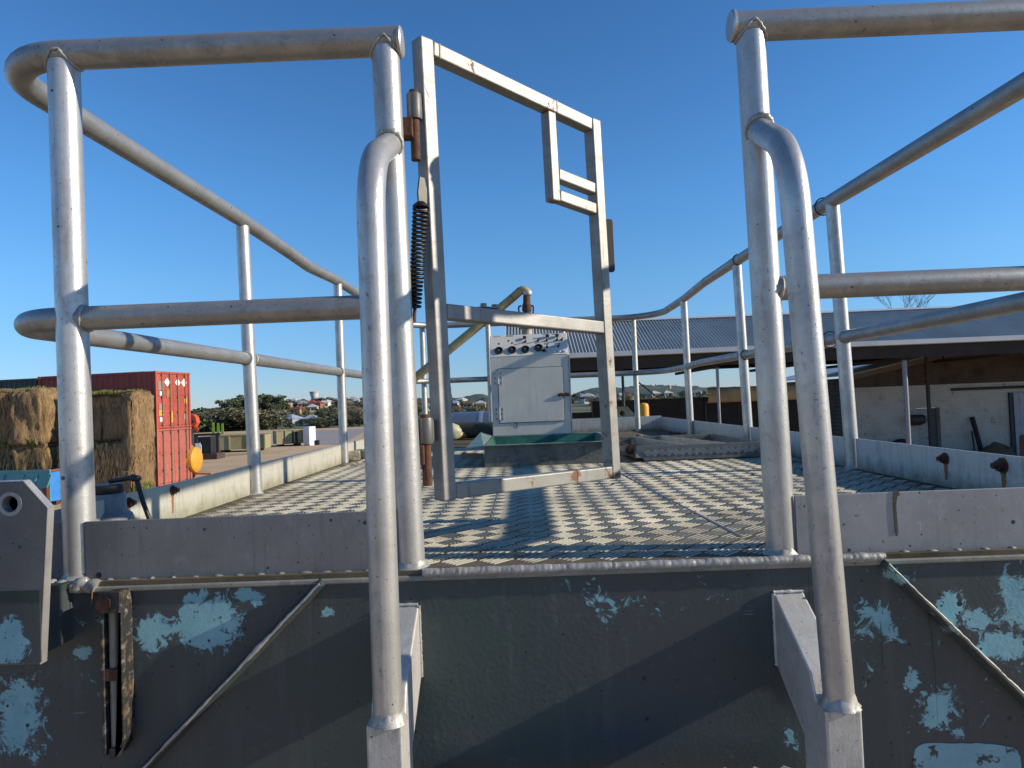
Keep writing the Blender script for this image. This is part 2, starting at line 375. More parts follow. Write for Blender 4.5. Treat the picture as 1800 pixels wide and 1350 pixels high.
# --- deck with five-bar tread
m = Mt('tread_plate', (.15, .125, .085), .85, .0, .1)
m.mix(m.rng(m.noise(3.5, 5, .7), .40, .62), (.085, .072, .05), .85, .0)
m.mix(m.rng(m.noise(2.2, 6, .7, dist=.8), .61, .70), (.03, .055, .038), .6, 0., amt=.8)
m.mix(m.rng(m.noise(70, 4), .55, .72), (.08, .07, .05), .85, 0., amt=.7)
m.mix(m.rng(m.noise(1.7, 7, .72, dist=1.2), .56, .66), (.055, .052, .036), .8, 0., amt=.85)
m.addh(m.noise(120, 3), .5); M['deck'] = m.done(.2, .003)
m = Mt('tread_bar_metal', (.43, .40, .31), .5, .1, .25)
m.mix(m.rng(m.noise(5, 5, .7), .45, .68), (.31, .29, .22), .6)
m.mix(m.rng(m.noise(1.1, 5, .6), .45, .66), (.30, .285, .225), .65, amt=.7)
m.mix(m.rng(m.noise(2.2, 6, .7, dist=.8), .62, .71), (.04, .075, .05), .6, 0., amt=.7)
m.mix(m.rng(m.noise(4.5, 6, .75, dist=1.), .55, .66), (.12, .11, .08), .8, 0., amt=.7); m.mix(m.rng(m.noise(90, 3), .60, .72), (.12, .10, .07), .8, 0., amt=.75); m.mix(m.rng(m.noise(1.7, 7, .72, dist=1.2), .56, .66), (.09, .085, .058), .8, 0., amt=.7); M['tread'] = m.done()
XL, XR, YR = -1.145, 1.405, 7.0
m = MB(); m.box(XL, XR, YW - .004, YR, DK - .012, DK); deck = m.build('deck_plate', M['deck'], plat)
def tread_bars(x0, x1, y0, y1, s, z, name, parent, mat, frame=None):
    n = 5; long_, short_ = s * .56, s * .36; half = 1.0; w = s * .056; h = .0023
    def mkp(half): return np.array([(-half, 0, 0), (-half + w, -w, 0), (half - w, -w, 0), (half, 0, 0), (half - w, w, 0), (-half + w, w, 0),
                     (-half * .86, -w * .45, h), (half * .86, -w * .45, h), (half * .86, w * .45, h), (-half * .86, w * .45, h)])
    pa_, pb_ = mkp(long_), mkp(short_)
    fcs = [(6, 7, 8, 9), (1, 2, 7, 6), (4, 5, 9, 8), (2, 3, 7), (3, 8, 7), (3, 4, 8), (5, 0, 9), (0, 6, 9), (0, 1, 6)]
    vs_ = []; fs = []; q = math.sqrt(.5); u = np.array((q, q, 0)); w2 = np.array((-q, q, 0)); b = 0
    N = int(max(x1 - x0, y1 - y0) / s * 1.6) + 4; cx, cy = (x0 + x1) / 2, (y0 + y1) / 2
    for i in range(-N, N):
        for j in range(-N, N):
            c = np.array((cx, cy, z)) + (u * i + w2 * j) * s
            if not (x0 < c[0] < x1 and y0 < c[1] < y1): continue
            a, bb = (u, w2) if (i + j) % 2 else (w2, -u); prof = (pa_ if (i + j) % 2 else pb_) * np.array([1, 1, min(1.15, max(.35, .8 + .9 * mnoise.noise((c[0] * 2.1, c[1] * 2.1, 7)) + rnd.uniform(-.12, .12)))])
            for k in range(n):
                p = c + bb * ((k - (n - 1) / 2) * s / n)
                vs_.append(p + prof[:, :1] * a + prof[:, 1:2] * bb + prof[:, 2:] * np.array((0, 0, 1)))
                fs += [tuple(x + b for x in f) for f in fcs]; b += 10
    vs_ = np.concatenate(vs_)
    if frame is not None: vs_ = np.array([frame @ V(p) for p in vs_])
    vs_[:, 2] += EZ
    me = bpy.data.meshes.new(name); me.from_pydata(vs_.tolist(), [], fs); me.materials.append(mat)
    o = bpy.data.objects.new(name, me); col.objects.link(o); o.parent = parent; o.matrix_parent_inverse = pw(parent).inverted(); o['kind'] = 'stuff'; return o
tread_bars(XL + .03, XR - .03, YW + .03, 5.3, .057, DK, 'tread_bar', deck, M['tread'])
# seam weld across the deck
pts = [V((.42, 3.1, DK)), V((.46, 2.3, DK)), V((.50, 1.62, DK))]
m = MB(); m.tube(resample(pts, .02), .004, 6); m.build('weld_bead', M['weld'], deck)

M['grimyweld'] = mk_alu('grimy_weld', base=(.30, .29, .25), metal=.3, rough=.6, spots=False, grime=.7)
# --- weld bead and lip along the front edge
m = MB(); m.box(-1.13, 1.40, YW - .009, YW + .004, DK - .021, DK - .010); m.build('edge_lip', M['grimyweld'], plat, .003)
pts = []; rs = []
x = -.22
while x < .72:
    pts.append(V((x, YW - .005 + rnd.uniform(-.0006, .0006), DK - .005 + rnd.uniform(-.0008, .0008)))); rs.append(.0088 + .0003 * math.sin(x * 600 + 4 * math.sin(x * 23)) + .0010 * math.sin(x * 31) * math.sin(x * 77) + rnd.uniform(-.0004, .0004)); x += .0035
m = MB(); m.tube(pts, rs, 12); m.build('weld_bead', M['weld'], plat)
for x0, x1, st in ((-1.02, -.30, .045), (.76, 1.38, .055)):        # stitch welds under the upstands
    x = x0
    while x < x1:
        k = rnd.uniform(.012, .026)
        m = MB(); m.lathe((x, 1.421, DK - .001), (1, .0, rnd.uniform(-.1, .1)), [(.0015, 0), (.0042, k * .25), (.0046, k * .6), (.0015, k)], 8); m.build('stitch_weld', M['grimyweld'], plat); x += st
pts = [V((-1.02 + i * .006, YW - .006, DK - .006 + .004 * math.sin(i * 1.7) + rnd.uniform(-.002, .002))) for i in range(22)]
m = MB(); m.tube(pts, [.011 + rnd.uniform(-.003, .004) for _ in pts], 8); m.build('weld_bead', M['weld'], plat)

# --- upstands
ZU = DK + .122
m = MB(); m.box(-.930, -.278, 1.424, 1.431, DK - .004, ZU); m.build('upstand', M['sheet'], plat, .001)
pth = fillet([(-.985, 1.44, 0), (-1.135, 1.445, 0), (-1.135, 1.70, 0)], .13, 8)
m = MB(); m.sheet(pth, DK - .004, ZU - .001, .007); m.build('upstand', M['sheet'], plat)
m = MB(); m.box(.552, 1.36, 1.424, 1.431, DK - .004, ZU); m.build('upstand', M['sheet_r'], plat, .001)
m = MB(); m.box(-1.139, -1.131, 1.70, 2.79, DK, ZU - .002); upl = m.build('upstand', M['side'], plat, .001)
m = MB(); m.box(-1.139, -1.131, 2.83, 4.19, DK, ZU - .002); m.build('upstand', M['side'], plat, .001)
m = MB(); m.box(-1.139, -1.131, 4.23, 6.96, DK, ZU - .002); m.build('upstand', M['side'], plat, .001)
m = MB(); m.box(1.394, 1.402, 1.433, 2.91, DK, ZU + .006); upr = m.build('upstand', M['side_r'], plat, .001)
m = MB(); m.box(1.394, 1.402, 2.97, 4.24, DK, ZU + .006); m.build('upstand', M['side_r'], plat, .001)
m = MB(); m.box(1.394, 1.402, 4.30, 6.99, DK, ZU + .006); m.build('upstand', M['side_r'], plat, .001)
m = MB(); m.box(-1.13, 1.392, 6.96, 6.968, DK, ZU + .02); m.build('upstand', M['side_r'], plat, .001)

# rusty bolts through the side upstands
mm = Mt('rust', (.105, .045, .024), .85, .1); mm.mix(mm.rng(mm.noise(60, 5, .7), .4, .65), (.055, .026, .016)); mm.mix(mm.rng(mm.noise(25, 4), .55, .7), (.20, .08, .03), amt=.55); mm.addh(mm.noise(140, 4), 1.); M['rust'] = mm.done(.5, .004)
mm = Mt('rust_run', (.30, .13, .04), .8); mm.mix(mm.rng(mm.noise(1, 4, .7, (90, 90, 8)), .45, .65), (.16, .085, .035)); M['rustrun'] = mm.done()
def bolt(p, n, parent, s=1.):
    m = MB(); m.lathe(p, n, [(.022 * s, 0), (.022 * s, .004 * s)], 20); m.lathe(V(p) + V(n) * .004 * s, n, [(.0155 * s, 0), (.0165 * s, .002 * s), (.0155 * s, .014 * s)], 6)
    m.lathe(V(p) + V(n) * .018 * s, n, [(.0085 * s, 0), (.0085 * s, .012 * s), (.006 * s, .014 * s)], 12); m.build('bolt', M['rust'], parent)
def rust_run(p, n, w, h, parent):                       # thin crust of rust running down below a bolt
    p = V(p); n = V(n); t = n.cross(V((0, 0, 1))); ns = 12
    pl = [(w * (.5 + .35 * mnoise.noise((i * .7, w * 90, 0))) * (1 - .35 * i / ns), -h * i / ns) for i in range(ns + 1)]; pl2 = [(-w * (.5 + .35 * mnoise.noise((i * .7, w * 50, 3))) * (1 - .35 * i / ns), -h * i / ns) for i in range(ns, -1, -1)]
    m = MB(); m.prism(pl + pl2, p, t, (0, 0, 1), n * .0008); m.build('rust_streak', M['rustrun'], parent)
for px, py in ((303, 862), (226, 884)):
    p = at(px, py, 1.); p = p * (-1.131 / p.x); bolt(p, (1, 0, 0), upl, .72); rust_run((p.x, p.y, p.z - .012), (1, 0, 0), .014, .06, upl)
for px, py, s in ((1662, 806, .9), (1763, 818, 1.05)):
    p = at(px, py, 1.); p = p * (1.394 / p.x); bolt(p, (-1, 0, 0), upr, s); rust_run((p.x, p.y, p.z - .016), (-1, 0, 0), .022, .055, upr)

# --- guard rail: one top tube round the platform, a mid tube, posts
RT, RM, RP = .0305, .0262, .0292
top = [(-.235, YF, .788), (-1.148, YF, .792), (-1.142, 2.80, .802), (-1.130, 3.30, .785), (-1.120, 3.62, .768), (-1.125, 4.20, .796), (-1.13, 5.6, .798), (-1.13, 6.82, .795),
       (1.36, 6.80, .795), (1.365, 5.68, .800), (1.367, 5.02, .826), (1.367, 4.28, .828), (1.362, 2.93, .812), (1.36, YF, .780), (.478, YF, .784)]
rad = [0, .165, 1.2, .5, .5, 1.2, 1, .40, .42, .7, .7, 1, 1, .17, 0]
pt = fillet(top, rad, 10)
m = MB(); m.tube(pt, RT, 24); rail = m.build('guard_rail', M['alu'], plat)
for x, nx in ((-.235, 1), (.478, -1)):
    m = MB(); m.lathe((x, YF, .786), (nx, 0, 0), [(RT + .0012, -.004), (RT + .002, .002), (RT - .002, .005)], 28); m.build('end_cap', M['alu_v'], rail)
mid = [(-.28, YF, .215), (-1.14, YF, .216), (-1.135, 2.80, .222), (-1.13, 4.20, .228), (-1.13, 6.82, .24), (1.36, 6.80, .24), (1.365, 5.75, .235), (1.372, 5.3, .245), (1.38, 4.28, .236), (1.375, 2.93, .222), (1.37, YF, .218), (.52, YF, .219)]
m = MB(); m.tube(fillet(mid, [0, .16, 1, 1, .4, .42, .6, .6, 1, 1, .17, 0], 10), RM, 22); m.build('mid_rail', M['alu'], rail)
def post(t, b, r=RP, mat='alu_v', wtop=None):
    m = MB(); m.tube([t, V(t).lerp(V(b), .5), b], r, 24); o = m.build('post', M[mat], rail); return o
post((-.970, YF, .772), (-.957, YF, DK - .006), .0312, 'alu_spot')
post((-.268, YF, .770), (-.251, YF, DK), .030); post((.516, YF, .764), (.529, YF, DK), .030); post((1.17, YF, .764), (1.19, YF, DK), .030)
for x0, x1, y in ((-1.142, -1.118, 2.81), (-1.125, -1.12, 4.21), (-1.13, -1.12, 5.62)): post((x0, y, .775 if y < 5 else .79), (x1, y, DK), .0262)
for x0, x1, y in ((1.362, 1.392, 2.94), (1.367, 1.39, 4.27), (1.365, 1.375, 5.68)): post((x0, y, .80), (x1, y, DK), .0285, 'alu_v')
for x in (-.985, -.325, .42, 1.125): post((x, 6.80, .79), (x, 6.80, DK), .026, 'alu_far')
for x, r_ in ((-.251, .030), (.529, .030), (-.957, .0312)): skirt_weld((x, YF, DK - .002), r_, rail, M['weld'], .017, .012)
skirt_weld((-1.118, 2.81, DK), .0262, rail, M['weld'], .014, .008); skirt_weld((1.392, 2.94, DK), .0285, rail, M['weld'], .014, .008)
for x, z in ((-.933, .2155), (-.291, .215), (.549, .219)): weld_ring((x, YF, z), (1, 0, 0), RM + .0005, .0042, rail, M['weld'])
for x, y, z in ((-1.133, 2.78, .2215), (-1.133, 2.84, .222), (1.376, 2.91, .222), (1.377, 2.97, .222), (-1.126, 4.18, .228), (1.379, 4.30, .236)): weld_ring((x, y, z), (0, 1, 0), RM + .001, .004, rail, M['weld'])
def saddle_weld(x, r, zr, R):                             # bead where a post meets the underside of the top tube
    n = 48; pts = []
    for k in range(n):
        a = 2 * math.pi * k / n; y = (r + .001) * math.sin(a); pts.append(V((x + (r + .002) * math.cos(a), YF + y * 1.02, zr - math.sqrt(max(R * R - y * y, 1e-6)) - .0005 + rnd.uniform(-.0006, .0006))))
    m = MB(); m.tube(pts, [.0036 * (.85 + .25 * math.sin(k * 2.3) + rnd.uniform(-.15, .15)) for k in range(n)], 8, closed=True); m.build('weld_bead', M['weld'], rail)
for x, r_, zr in ((-.9695, .0312, .791), (-.2675, .030, .788), (.5165, .030, .784)): saddle_weld(x, r_, zr, RT)
# black cable ties on the right-hand rail
M['black'] = plain('black_rubber', (.012, .012, .013), .5, 0, .3, 30)
def tie(c, ax, R):
    m = MB(); c = V(c); ax = V(ax).normalized(); u = ax.orthogonal().normalized(); w = ax.cross(u)
    m.tube([c + (u * math.cos(a) * (1 + .25 * (k in (5, 6))) + w * math.sin(a)) * R for k, a in enumerate([i * math.pi / 12 for i in range(24)])], .003, 6, closed=True); m.build('cable_tie', M['black'], rail)
tie((1.364, 3.03, .813), (0, 1, .1), .038); tie((1.367, 4.24, .829), (0, 1, 0), .033); tie((1.379, 4.22, .235), (0, 1, 0), .030); tie((1.377, 3.06, .223), (.2, 1, .2), .036)

# --- grab rails
for sx, (p0, p1, p2) in enumerate((((-.262, YF - .018, .556), (-.257, 1.2, .440), (-.257, 1.2, -.548)), ((.517, YF - .018, .552), (.488, 1.2, .428), (.524, 1.2, -.545)))):
    pts = fillet([p0, p1, p2], [0, .175, 0], 18)
    m = MB(); m.tube(resample(pts, .06), .0255, 26); g = m.build('grab_rail', M['alu_spot' if sx == 0 else 'alu_v'], plat)
    weld_ring(V(p0) + V((0, -.008, -.002)), V(p1) - V(p0), .027, .007, g, M['weld'])
    skirt_weld((p2[0], 1.2, p2[2] + .001), .0255, g, M['weld'], .026, .009)

# --- step stringers with the treads between them
M['rhs'] = mk_alu('box_section', base=(.60, .585, .545), metal=.45, rough=.5, spots=False, grime=.5, vertical=True)
M['rhs_s'] = mk_alu('splashed_box_section', base=(.56, .55, .53), metal=.45, rough=.5, spots=True, grime=.4, vertical=True)
for sx, x0 in enumerate((-.293, .493)):
    x1 = x0 + .062
    prof = [(YW + .001, -.408), (1.245, -.505), (1.225, -.547), (1.185, -.547), (1.185, -2.0), (1.285, -2.0), (1.285, -.635), (YW + .001, -.555)]
    m = MB(); m.prism(prof, (x0, 0, 0), (0, 1, 0), (0, 0, 1), (x1 - x0, 0, 0)); s = m.build('step_stringer', M['rhs_s' if sx == 0 else 'rhs'], plat, .004, 3)
    # welds round the foot on the wall and the mitre
    xs = x1 if sx == 0 else x0
    pts = [V((xs, YW - .003, -.41 - i * .006)) for i in range(25)]
    m = MB(); m.tube(pts, [.0042 + rnd.uniform(-.0008, .0008) for i in range(25)], 8); m.build('weld_bead', M['weld'] if sx == 0 else M['rhs'], s)
    pts = [V((x0 + i * .006, YW - .003, -.407)) for i in range(11)]
    m = MB(); m.tube(pts, [.0034 + rnd.uniform(-.0007, .0007) for i in range(11)], 8); m.build('weld_bead', M['rhs'], s)
m = MB(); m.prism([(1.165, -.742), (1.172, -.728), (1.20, -.722), (1.33, -.722), (1.352, -.73), (1.352, -.76), (1.345, -.76), (1.345, -.732), (1.18, -.732), (1.172, -.76)], (-.225, 0, 0), (0, 1, 0), (0, 0, 1), (.712, 0, 0))
tr = m.build('step_tread', M['rhs'], plat, .002)
tread_bars(-.21, .47, 1.19, 1.34, .04, -.722, 'tread_bar', tr, M['rhs'])
m = MB(); m.prism([(1.165, -1.042), (1.172, -1.028), (1.20, -1.022), (1.33, -1.022), (1.352, -1.03), (1.352, -1.06), (1.172, -1.06)], (-.225, 0, 0), (0, 1, 0), (0, 0, 1), (.712, 0, 0)); m.build('step_tread', M['rhs'], plat, .002)

# --- stiffener ribs on the front wall
for a, b in (((-.425, -.352), (-.86, -.775)), ((.712, -.352), (1.22, -.89))):
    p, q = V((a[0], YW - .016, a[1])), V((b[0], YW - .016, b[1])); d = (q - p).normalized(); up = V((-d.z, 0, d.x)); up = up if up.z > 0 else -up
    m = MB(); m.prism([(-.010, 0), (.010, 0), (.004, .034), (-.004, .034)], p + V((0, .0165, 0)), up, (0, -1, 0), q - p); rb = m.build('stiffener_rib', M['wall'], plat, .003)
    # pale ragged strip along the outer edge of the rib
    L = (q - p).length; pts = []; rs = []
    for i in range(int(L / .008)):
        t = i * .008; pts.append(p + d * t + V((0, -.0175, 0)) + up * (.0015 + rnd.uniform(-.0006, .0006))); rs.append(max(.0006, .0034 + .003 * mnoise.noise((t * 14, a[0] * 9, 0)) + rnd.uniform(-.0006, .0006)))
    m = MB(); m.tube(pts, rs, 7); tag(m.build('bright_edge', M['weld'], rb), 'pale ragged edge of the rib')

# --- lifting lug at the left of the front wall
yl = 1.30
def lp(px, py): p = at(px, py, yl); return (p.x, p.z)
outl = [lp(-60, 850), lp(40, 846), lp(83, 893), lp(70, 1168), lp(-60, 1172)]
cx, cz = lp(18, 886); hole = [(cx + .0165 * math.cos(-2 * math.pi * k / 24), cz + .0165 * math.sin(-2 * math.pi * k / 24)) for k in range(24)]
bm = bmesh.new()
def ring(pl): vv = [bm.verts.new((a, yl, b)) for a, b in pl]; return [bm.edges.new((vv[i], vv[(i + 1) % len(vv)])) for i in range(len(vv))]
ee = ring(outl) + ring(hole); bmesh.ops.triangle_fill(bm, use_beauty=True, use_dissolve=False, edges=ee)
r = bmesh.ops.extrude_face_region(bm, geom=list(bm.faces)); bmesh.ops.translate(bm, verts=[g for g in r['geom'] if isinstance(g, bmesh.types.BMVert)], vec=(0, .018, 0)); bmesh.ops.recalc_face_normals(bm, faces=bm.faces)
bm.verts.ensure_lookup_table(); m = MB(); m.add([v.co.copy() for v in bm.verts], [tuple(v.index for v in f.verts) for f in bm.faces]); bm.free()
lug = m.build('lifting_lug', mk_sheet('lug_sheet', (.125, .125, .13)), plat, .0015)
m = MB(); m.lathe((cx, yl + .0195, cz), (0, -1, 0), [(.0162, 0), (.0162, .0200), (.0235, .0200), (.0230, .0208), (.0158, .0208), (.0158, 0)], 28); m.build('bushing', M['sheet_r'], lug)
zz = lp(0, 1040)[1]
for (a, b), (c_, d_) in zip(outl[:3], outl[1:4]):           # bare cut edges in brighter metal, sunlight put into their colour
    m = MB(); n_ = V((d_ - b, 0, -(c_ - a))).normalized(); n_ = -n_ if n_.x + n_.z < 0 else n_; m.bar(V((a, yl + .009, b)) + n_ * .0006, V((c_, yl + .009, d_)) + n_ * .0006, .0184, .0014, n_); tag(m.build('bright_edge', M['alu_v'], lug), 'bare cut edge of the lug, brightened to look sunlit')
m = MB(); m.box(lp(-60, 1000)[0], lp(74, 1040)[0] - .004, yl - .0015, yl + .001, lp(0, 1166)[1], zz); m.build('painted_band', M['rubwall'], lug)
m = MB(); m.box(lp(-60, 1000)[0], lp(60, 1100)[0], yl + .018, YW, lp(0, 1160)[1], lp(0, 1050)[1]); m.build('backing_block', M['wall'], lug)

# --- level gauge: a channel with a sight tube behind it
gx0, gz0 = at(176, 1043, 1.375).x, at(176, 1043, 1.375).z
M['gauge'] = Mt('rusty_black_paint', (.018, .018, .018), .6); mm = M['gauge']
mm.mix(mm.rng(mm.noise(30, 5, .7), .52, .66), (.13, .085, .04), .8); mm.mix(mm.rng(mm.noise(50, 5, .7), .56, .66), (.17, .165, .15), .7); mm.addh(mm.noise(90, 4), 1.); M['gauge'] = mm.done(.4, .004)
mm = Mt('clouded_glass', (.23, .22, .19), .15); mm.mix(mm.rng(mm.noise(1, 4, .6, (40, 40, 8)), .45, .65), (.13, .12, .09)); M['tubeglass'] = mm.done()
m = MB(); m.prism([(0, 0), (.036, .002), (.036, -.29), (.018, -.33), (.004, -.33), (.004, -.31), (.030, -.305), (.030, -.012), (0, -.012)], (gx0 + .008, 1.372, gz0), (1, 0, 0), (0, 0, 1), (0, .0395, 0))
m.box(gx0 - .001, gx0 + .006, 1.372, YW - .0005, gz0 - .325, gz0 - .02); gg = m.build('level_gauge', M['gauge'], plat, .002)
m = MB(); m.box(gx0 + .002, gx0 + .044, 1.366, 1.371, gz0 - .038, gz0 + .003); m.build('bracket', M['gauge'], gg, .001)
m = MB(); m.tube([(gx0 + .019, 1.389, gz0 - .04), (gx0 + .019, 1.389, gz0 - .31)], .0105, 16); m.build('sight_tube', M['tubeglass'], gg)
m = MB(); m.box(gx0 + .004, gx0 + .034, 1.374, 1.395, gz0 - .176, gz0 - .152); m.build('clamp', M['rust'], gg, .001)
m = MB(); m.lathe((gx0 + .014, 1.366, gz0 - .018), (0, -1, 0), [(.0145, 0), (.0145, .009), (.011, .011)], 6); tag(m.build('bolt', M['rust'], gg), 'orange rusty hexagon bolt head')
m = MB(); p = at(163, 1018, 1.403); m.tube([p, p + V((.001, -.004, -.02)), p + V((-.001, -.004, -.05))], .0012, 6); m.build('wire', M['rustrun'], plat)
m = MB(); m.lathe((p.x, 1.4245, p.z + .003), (0, -1, 0), [(.006, 0), (.006, .0012)], 12); m.build('drain_hole', M['black'], plat)
# tally scratch mark of dried mud on the right upstand
pl = [at(px, py, 1.423) for px, py in ((1571, 862), (1577, 860), (1582, 870), (1577, 873), (1575, 890), (1577, 915), (1579, 938), (1574, 938), (1572, 912), (1570, 885))]
mm = plain('dried_mud', (.10, .085, .06), .9, 0, .4, 60)
m = MB(); m.prism([(p.x, p.z) for p in pl], (0, 1.4225, 0), (1, 0, 0), (0, 0, 1), (0, .0013, 0)); m.build('mud_smear', mm, plat)
# ---------------------------------------------------------------- gate
def gal(name, base, rust, pts=()):
    m = Mt(name, base, .48, .35)
    m.mix(m.rng(m.noise(12, 5), .35, .68), tuple(c * .72 for c in base), .52)
    m.mix(m.rng(m.noise(1, 5, .65, (14, 14, 60)), .52, .7), tuple(c * .6 for c in base), .6, amt=.5)
    m.mix(m.rng(m.op('ADD', m.noise(7, 3), m.op('MULTIPLY', m.noise(45, 5, .7), .6)), .98 - rust, 1.04 - rust), (.17, .075, .035), .85, .05)
    for c, r in pts:
        e = m.rng(m.op('ADD', m.ell(c, (r, r, r)), m.op('MULTIPLY', m.op('SUBTRACT', m.noise(40, 6, .75), .5), 2.2)), .45, .6); m.mix(e, (.19, .075, .032), .85, .05, amt=.9)
    m.mix(m.rng(m.noise(1, 4, .7, (40, 40, 5), .6), .60, .70), (.10, .09, .075), .75, .1, amt=.5)
    m.addh(m.noise(80, 3), .5); return m.done(.15, .004)
RP_ = [((-.10, 1.60, .80), .035), ((-.19, 1.51, .80), .03), ((.096, 1.80, .78), .045), ((.096, 1.80, .53), .03), ((.10, 1.80, .60), .02), ((.226, 1.925, .59), .025), ((.226, 1.925, .53), .025), ((.236, 1.92, .1), .035), ((.238, 1.92, -.02), .03), ((.238, 1.92, -.1), .03), ((.12, 1.80, -.2), .04), ((.0, 1.69, -.2), .03), ((.05, 1.74, -.2), .03)]
M['gal'] = gal('galvanised_steel', (.29, .285, .27), -.06)
M['gal_rust'] = gal('galvanised_steel_rusting', (.31, .30, .27), -.04, RP_)
M['dark_gal'] = gal('dull_grey_steel', (.13, .13, .125), .04)
HT, HB, FT, FB = V((-.195, 1.51, .802)), V((-.180, 1.51, -.192)), V((.226, 1.925, .772)), V((.241, 1.925, -.206))
gate = thing('gate', 'galvanised square tube gate with small corner frame swung open inwards', 'gate', (-.18, 1.51, -.22))
gn = (FT - HT).cross(HB - HT).normalized(); gu = (FB - HB); gu.z = 0; gu.normalize()
if gn.y > 0: gn = -gn
def gp(t, z, w=0):                                       # point on the gate: t across 0..1, z height
    a = HB.lerp(HT, (z - HB.z) / (HT.z - HB.z)); b = FB.lerp(FT, (z - FB.z) / (FT.z - FB.z)); return a.lerp(b, t) + gn * w
W = .036
def gbar(name, p, q, w=W, mat='gal', label=None):
    m = MB(); m.bar(p, q, w, w, gn); o = m.build(name, M[mat], gate, .0035, 3)
    if label: o['label'] = label
    return o
gbar('stile', HB - V((0, 0, .018)), HT + V((0, 0, .018))); gbar('stile', FB - V((0, 0, .018)), FT + V((0, 0, .018)), W, 'gal_rust')
ih = gu * (W / 2 + .0005)
gbar('top_rail', HT + ih, FT - ih, W - .002, 'gal_rust'); gbar('mid_rail', gp(0, .208) + ih, gp(1, .198) - ih, W - .002); gbar('bottom_rail', HB + ih, FB - ih, W - .002, 'gal_rust')
zt = HT.lerp(FT, .69).z
gbar('frame_bar', gp(.69, zt - W / 2), gp(.69, .525), .030, 'gal_rust')
gbar('frame_bar', gp(.69, .600) + gu * .0155, gp(1, .590) - ih, .030, 'gal_rust'); gbar('frame_bar', gp(.69, .542) + gu * .0155, gp(1, .532) - ih, .030, 'gal_rust')
for t in (.06, .72):
    for za in (HT, HB):
        p = gp(t, za.z - .0 + (FT.z - HT.z) * t * (1 if za is HT else .45)); m = MB(); m.bar(p - gu * .003, p + gu * .004, W + .001, W + .001, gn); m.build('butt_weld', M['gal_rust'], gate, .003)
# latch paddle on the free stile
c = gp(1.0, .435) + gu * .030 + gn * .004
m = MB(); s_ = 6; pl = []
for (a, b, a0) in ((.014, .068, 0), (-.014, .068, 90), (-.014, -.068, 180), (.014, -.068, 270)):
    for k in range(s_ + 1): g_ = math.radians(a0 + 90 * k / s_); pl.append((a + .008 * math.cos(g_), b + .008 * math.sin(g_)))
m.prism(pl, c, gu * .8 + gn * .4, (0, 0, 1), (gn * .8 - gu * .4) * .008); m.build('latch_paddle', M['black'], gate, .001)
m = MB(); m.tube([gp(1, .40) + gu * .016, c], .006, 10); m.build('latch_arm', M['dark_gal'], gate)
m = MB(); m.tube([gp(1, .47) + gu * .016, c + V((0, 0, .03))], .006, 10); m.build('latch_arm', M['dark_gal'], gate)
# bolts on the mid rail
for t in (.24, .30): p = gp(t, .208 + W / 2 + .001); m = MB(); m.lathe(p, (0, 0, 1), [(.0075, 0), (.0075, .009)], 6); m.build('bolt', M['gal'], gate)
m = MB(); m.bar(gp(.22, .208 + W / 2 + .001), gp(.32, .208 + W / 2 + .001), .02, .002, (0, 0, 1)); m.build('packing_plate', M['gal'], gate)
# hinge knuckles (on the gate)
for z in (.655, -.055):
    kc = V((-.214, 1.478, z)); m = MB(); m.lathe(kc - V((0, 0, .028)), (0, 0, 1), [(.0155, 0), (.0165, .003), (.0165, .053), (.0155, .056)], 20); m.bar(kc, kc + V((.02, .02, 0)), .010, .045); m.build('hinge_knuckle', M['dark_gal'], gate)
# hinge pins (on the post)
for z in (.655, -.055):
    pin = thing('hinge_pin', 'rusty pin of the %s gate hinge hanging beside the left gate post' % ('upper' if z > 0 else 'lower'), 'hinge', (-.225, 1.472, z - .12), 'hinge pins of the gate')
    kc = V((-.214, 1.478, z)); m = MB(); m.tube([kc + V((0, 0, .036)), kc - V((0, 0, .118))], .0105, 16); m.build('pin', M['rust'], pin)
    m = MB(); m.box(-.240, -.2165, 1.455, 1.488, z - .072, z - .030); m.build('lug', M['rust'], pin, .002)
# closing spring
spr = thing('gate_spring', 'black coil spring hooked between the gate stile and the left post', 'spring', (-.225, 1.48, .20))
a, b = V((-.207, 1.475, .428)), V((-.230, 1.490, .215)); pts = []; turns = 24
d = (b - a); dn = d.normalized(); u = dn.orthogonal().normalized(); w = dn.cross(u)
for k in range(turns * 12 + 1):
    t = k / (turns * 12); ang = 2 * math.pi * turns * t; R = .0155 - .004 * t; pts.append(a + d * t + (u * math.cos(ang) + w * math.sin(ang)) * R)
M['spring'] = plain('greasy_spring', (.025, .024, .022), .45, .5, .4, 60)
m = MB(); m.tube(pts, .0033, 7); m.build('coil', M['spring'], spr)
m = MB(); m.tube([b, b + V((-.002, 0, -.03)), b + V((-.012, -.01, -.035))], .004, 8); m.build('hook', M['rust'], spr)
m = MB(); m.prism([(-.010, -.03), (.010, -.03), (.012, .02), (.006, .045), (-.006, .045), (-.012, .01)], a + V((.002, .004, .025)), gu, (0, 0, 1), gn * .005); m.lathe(a + V((0, 0, .004)), (0, 0, 1), [(.017, 0), (.018, .004), (.008, .012)], 16); m.build('bracket', M['spring'], spr)

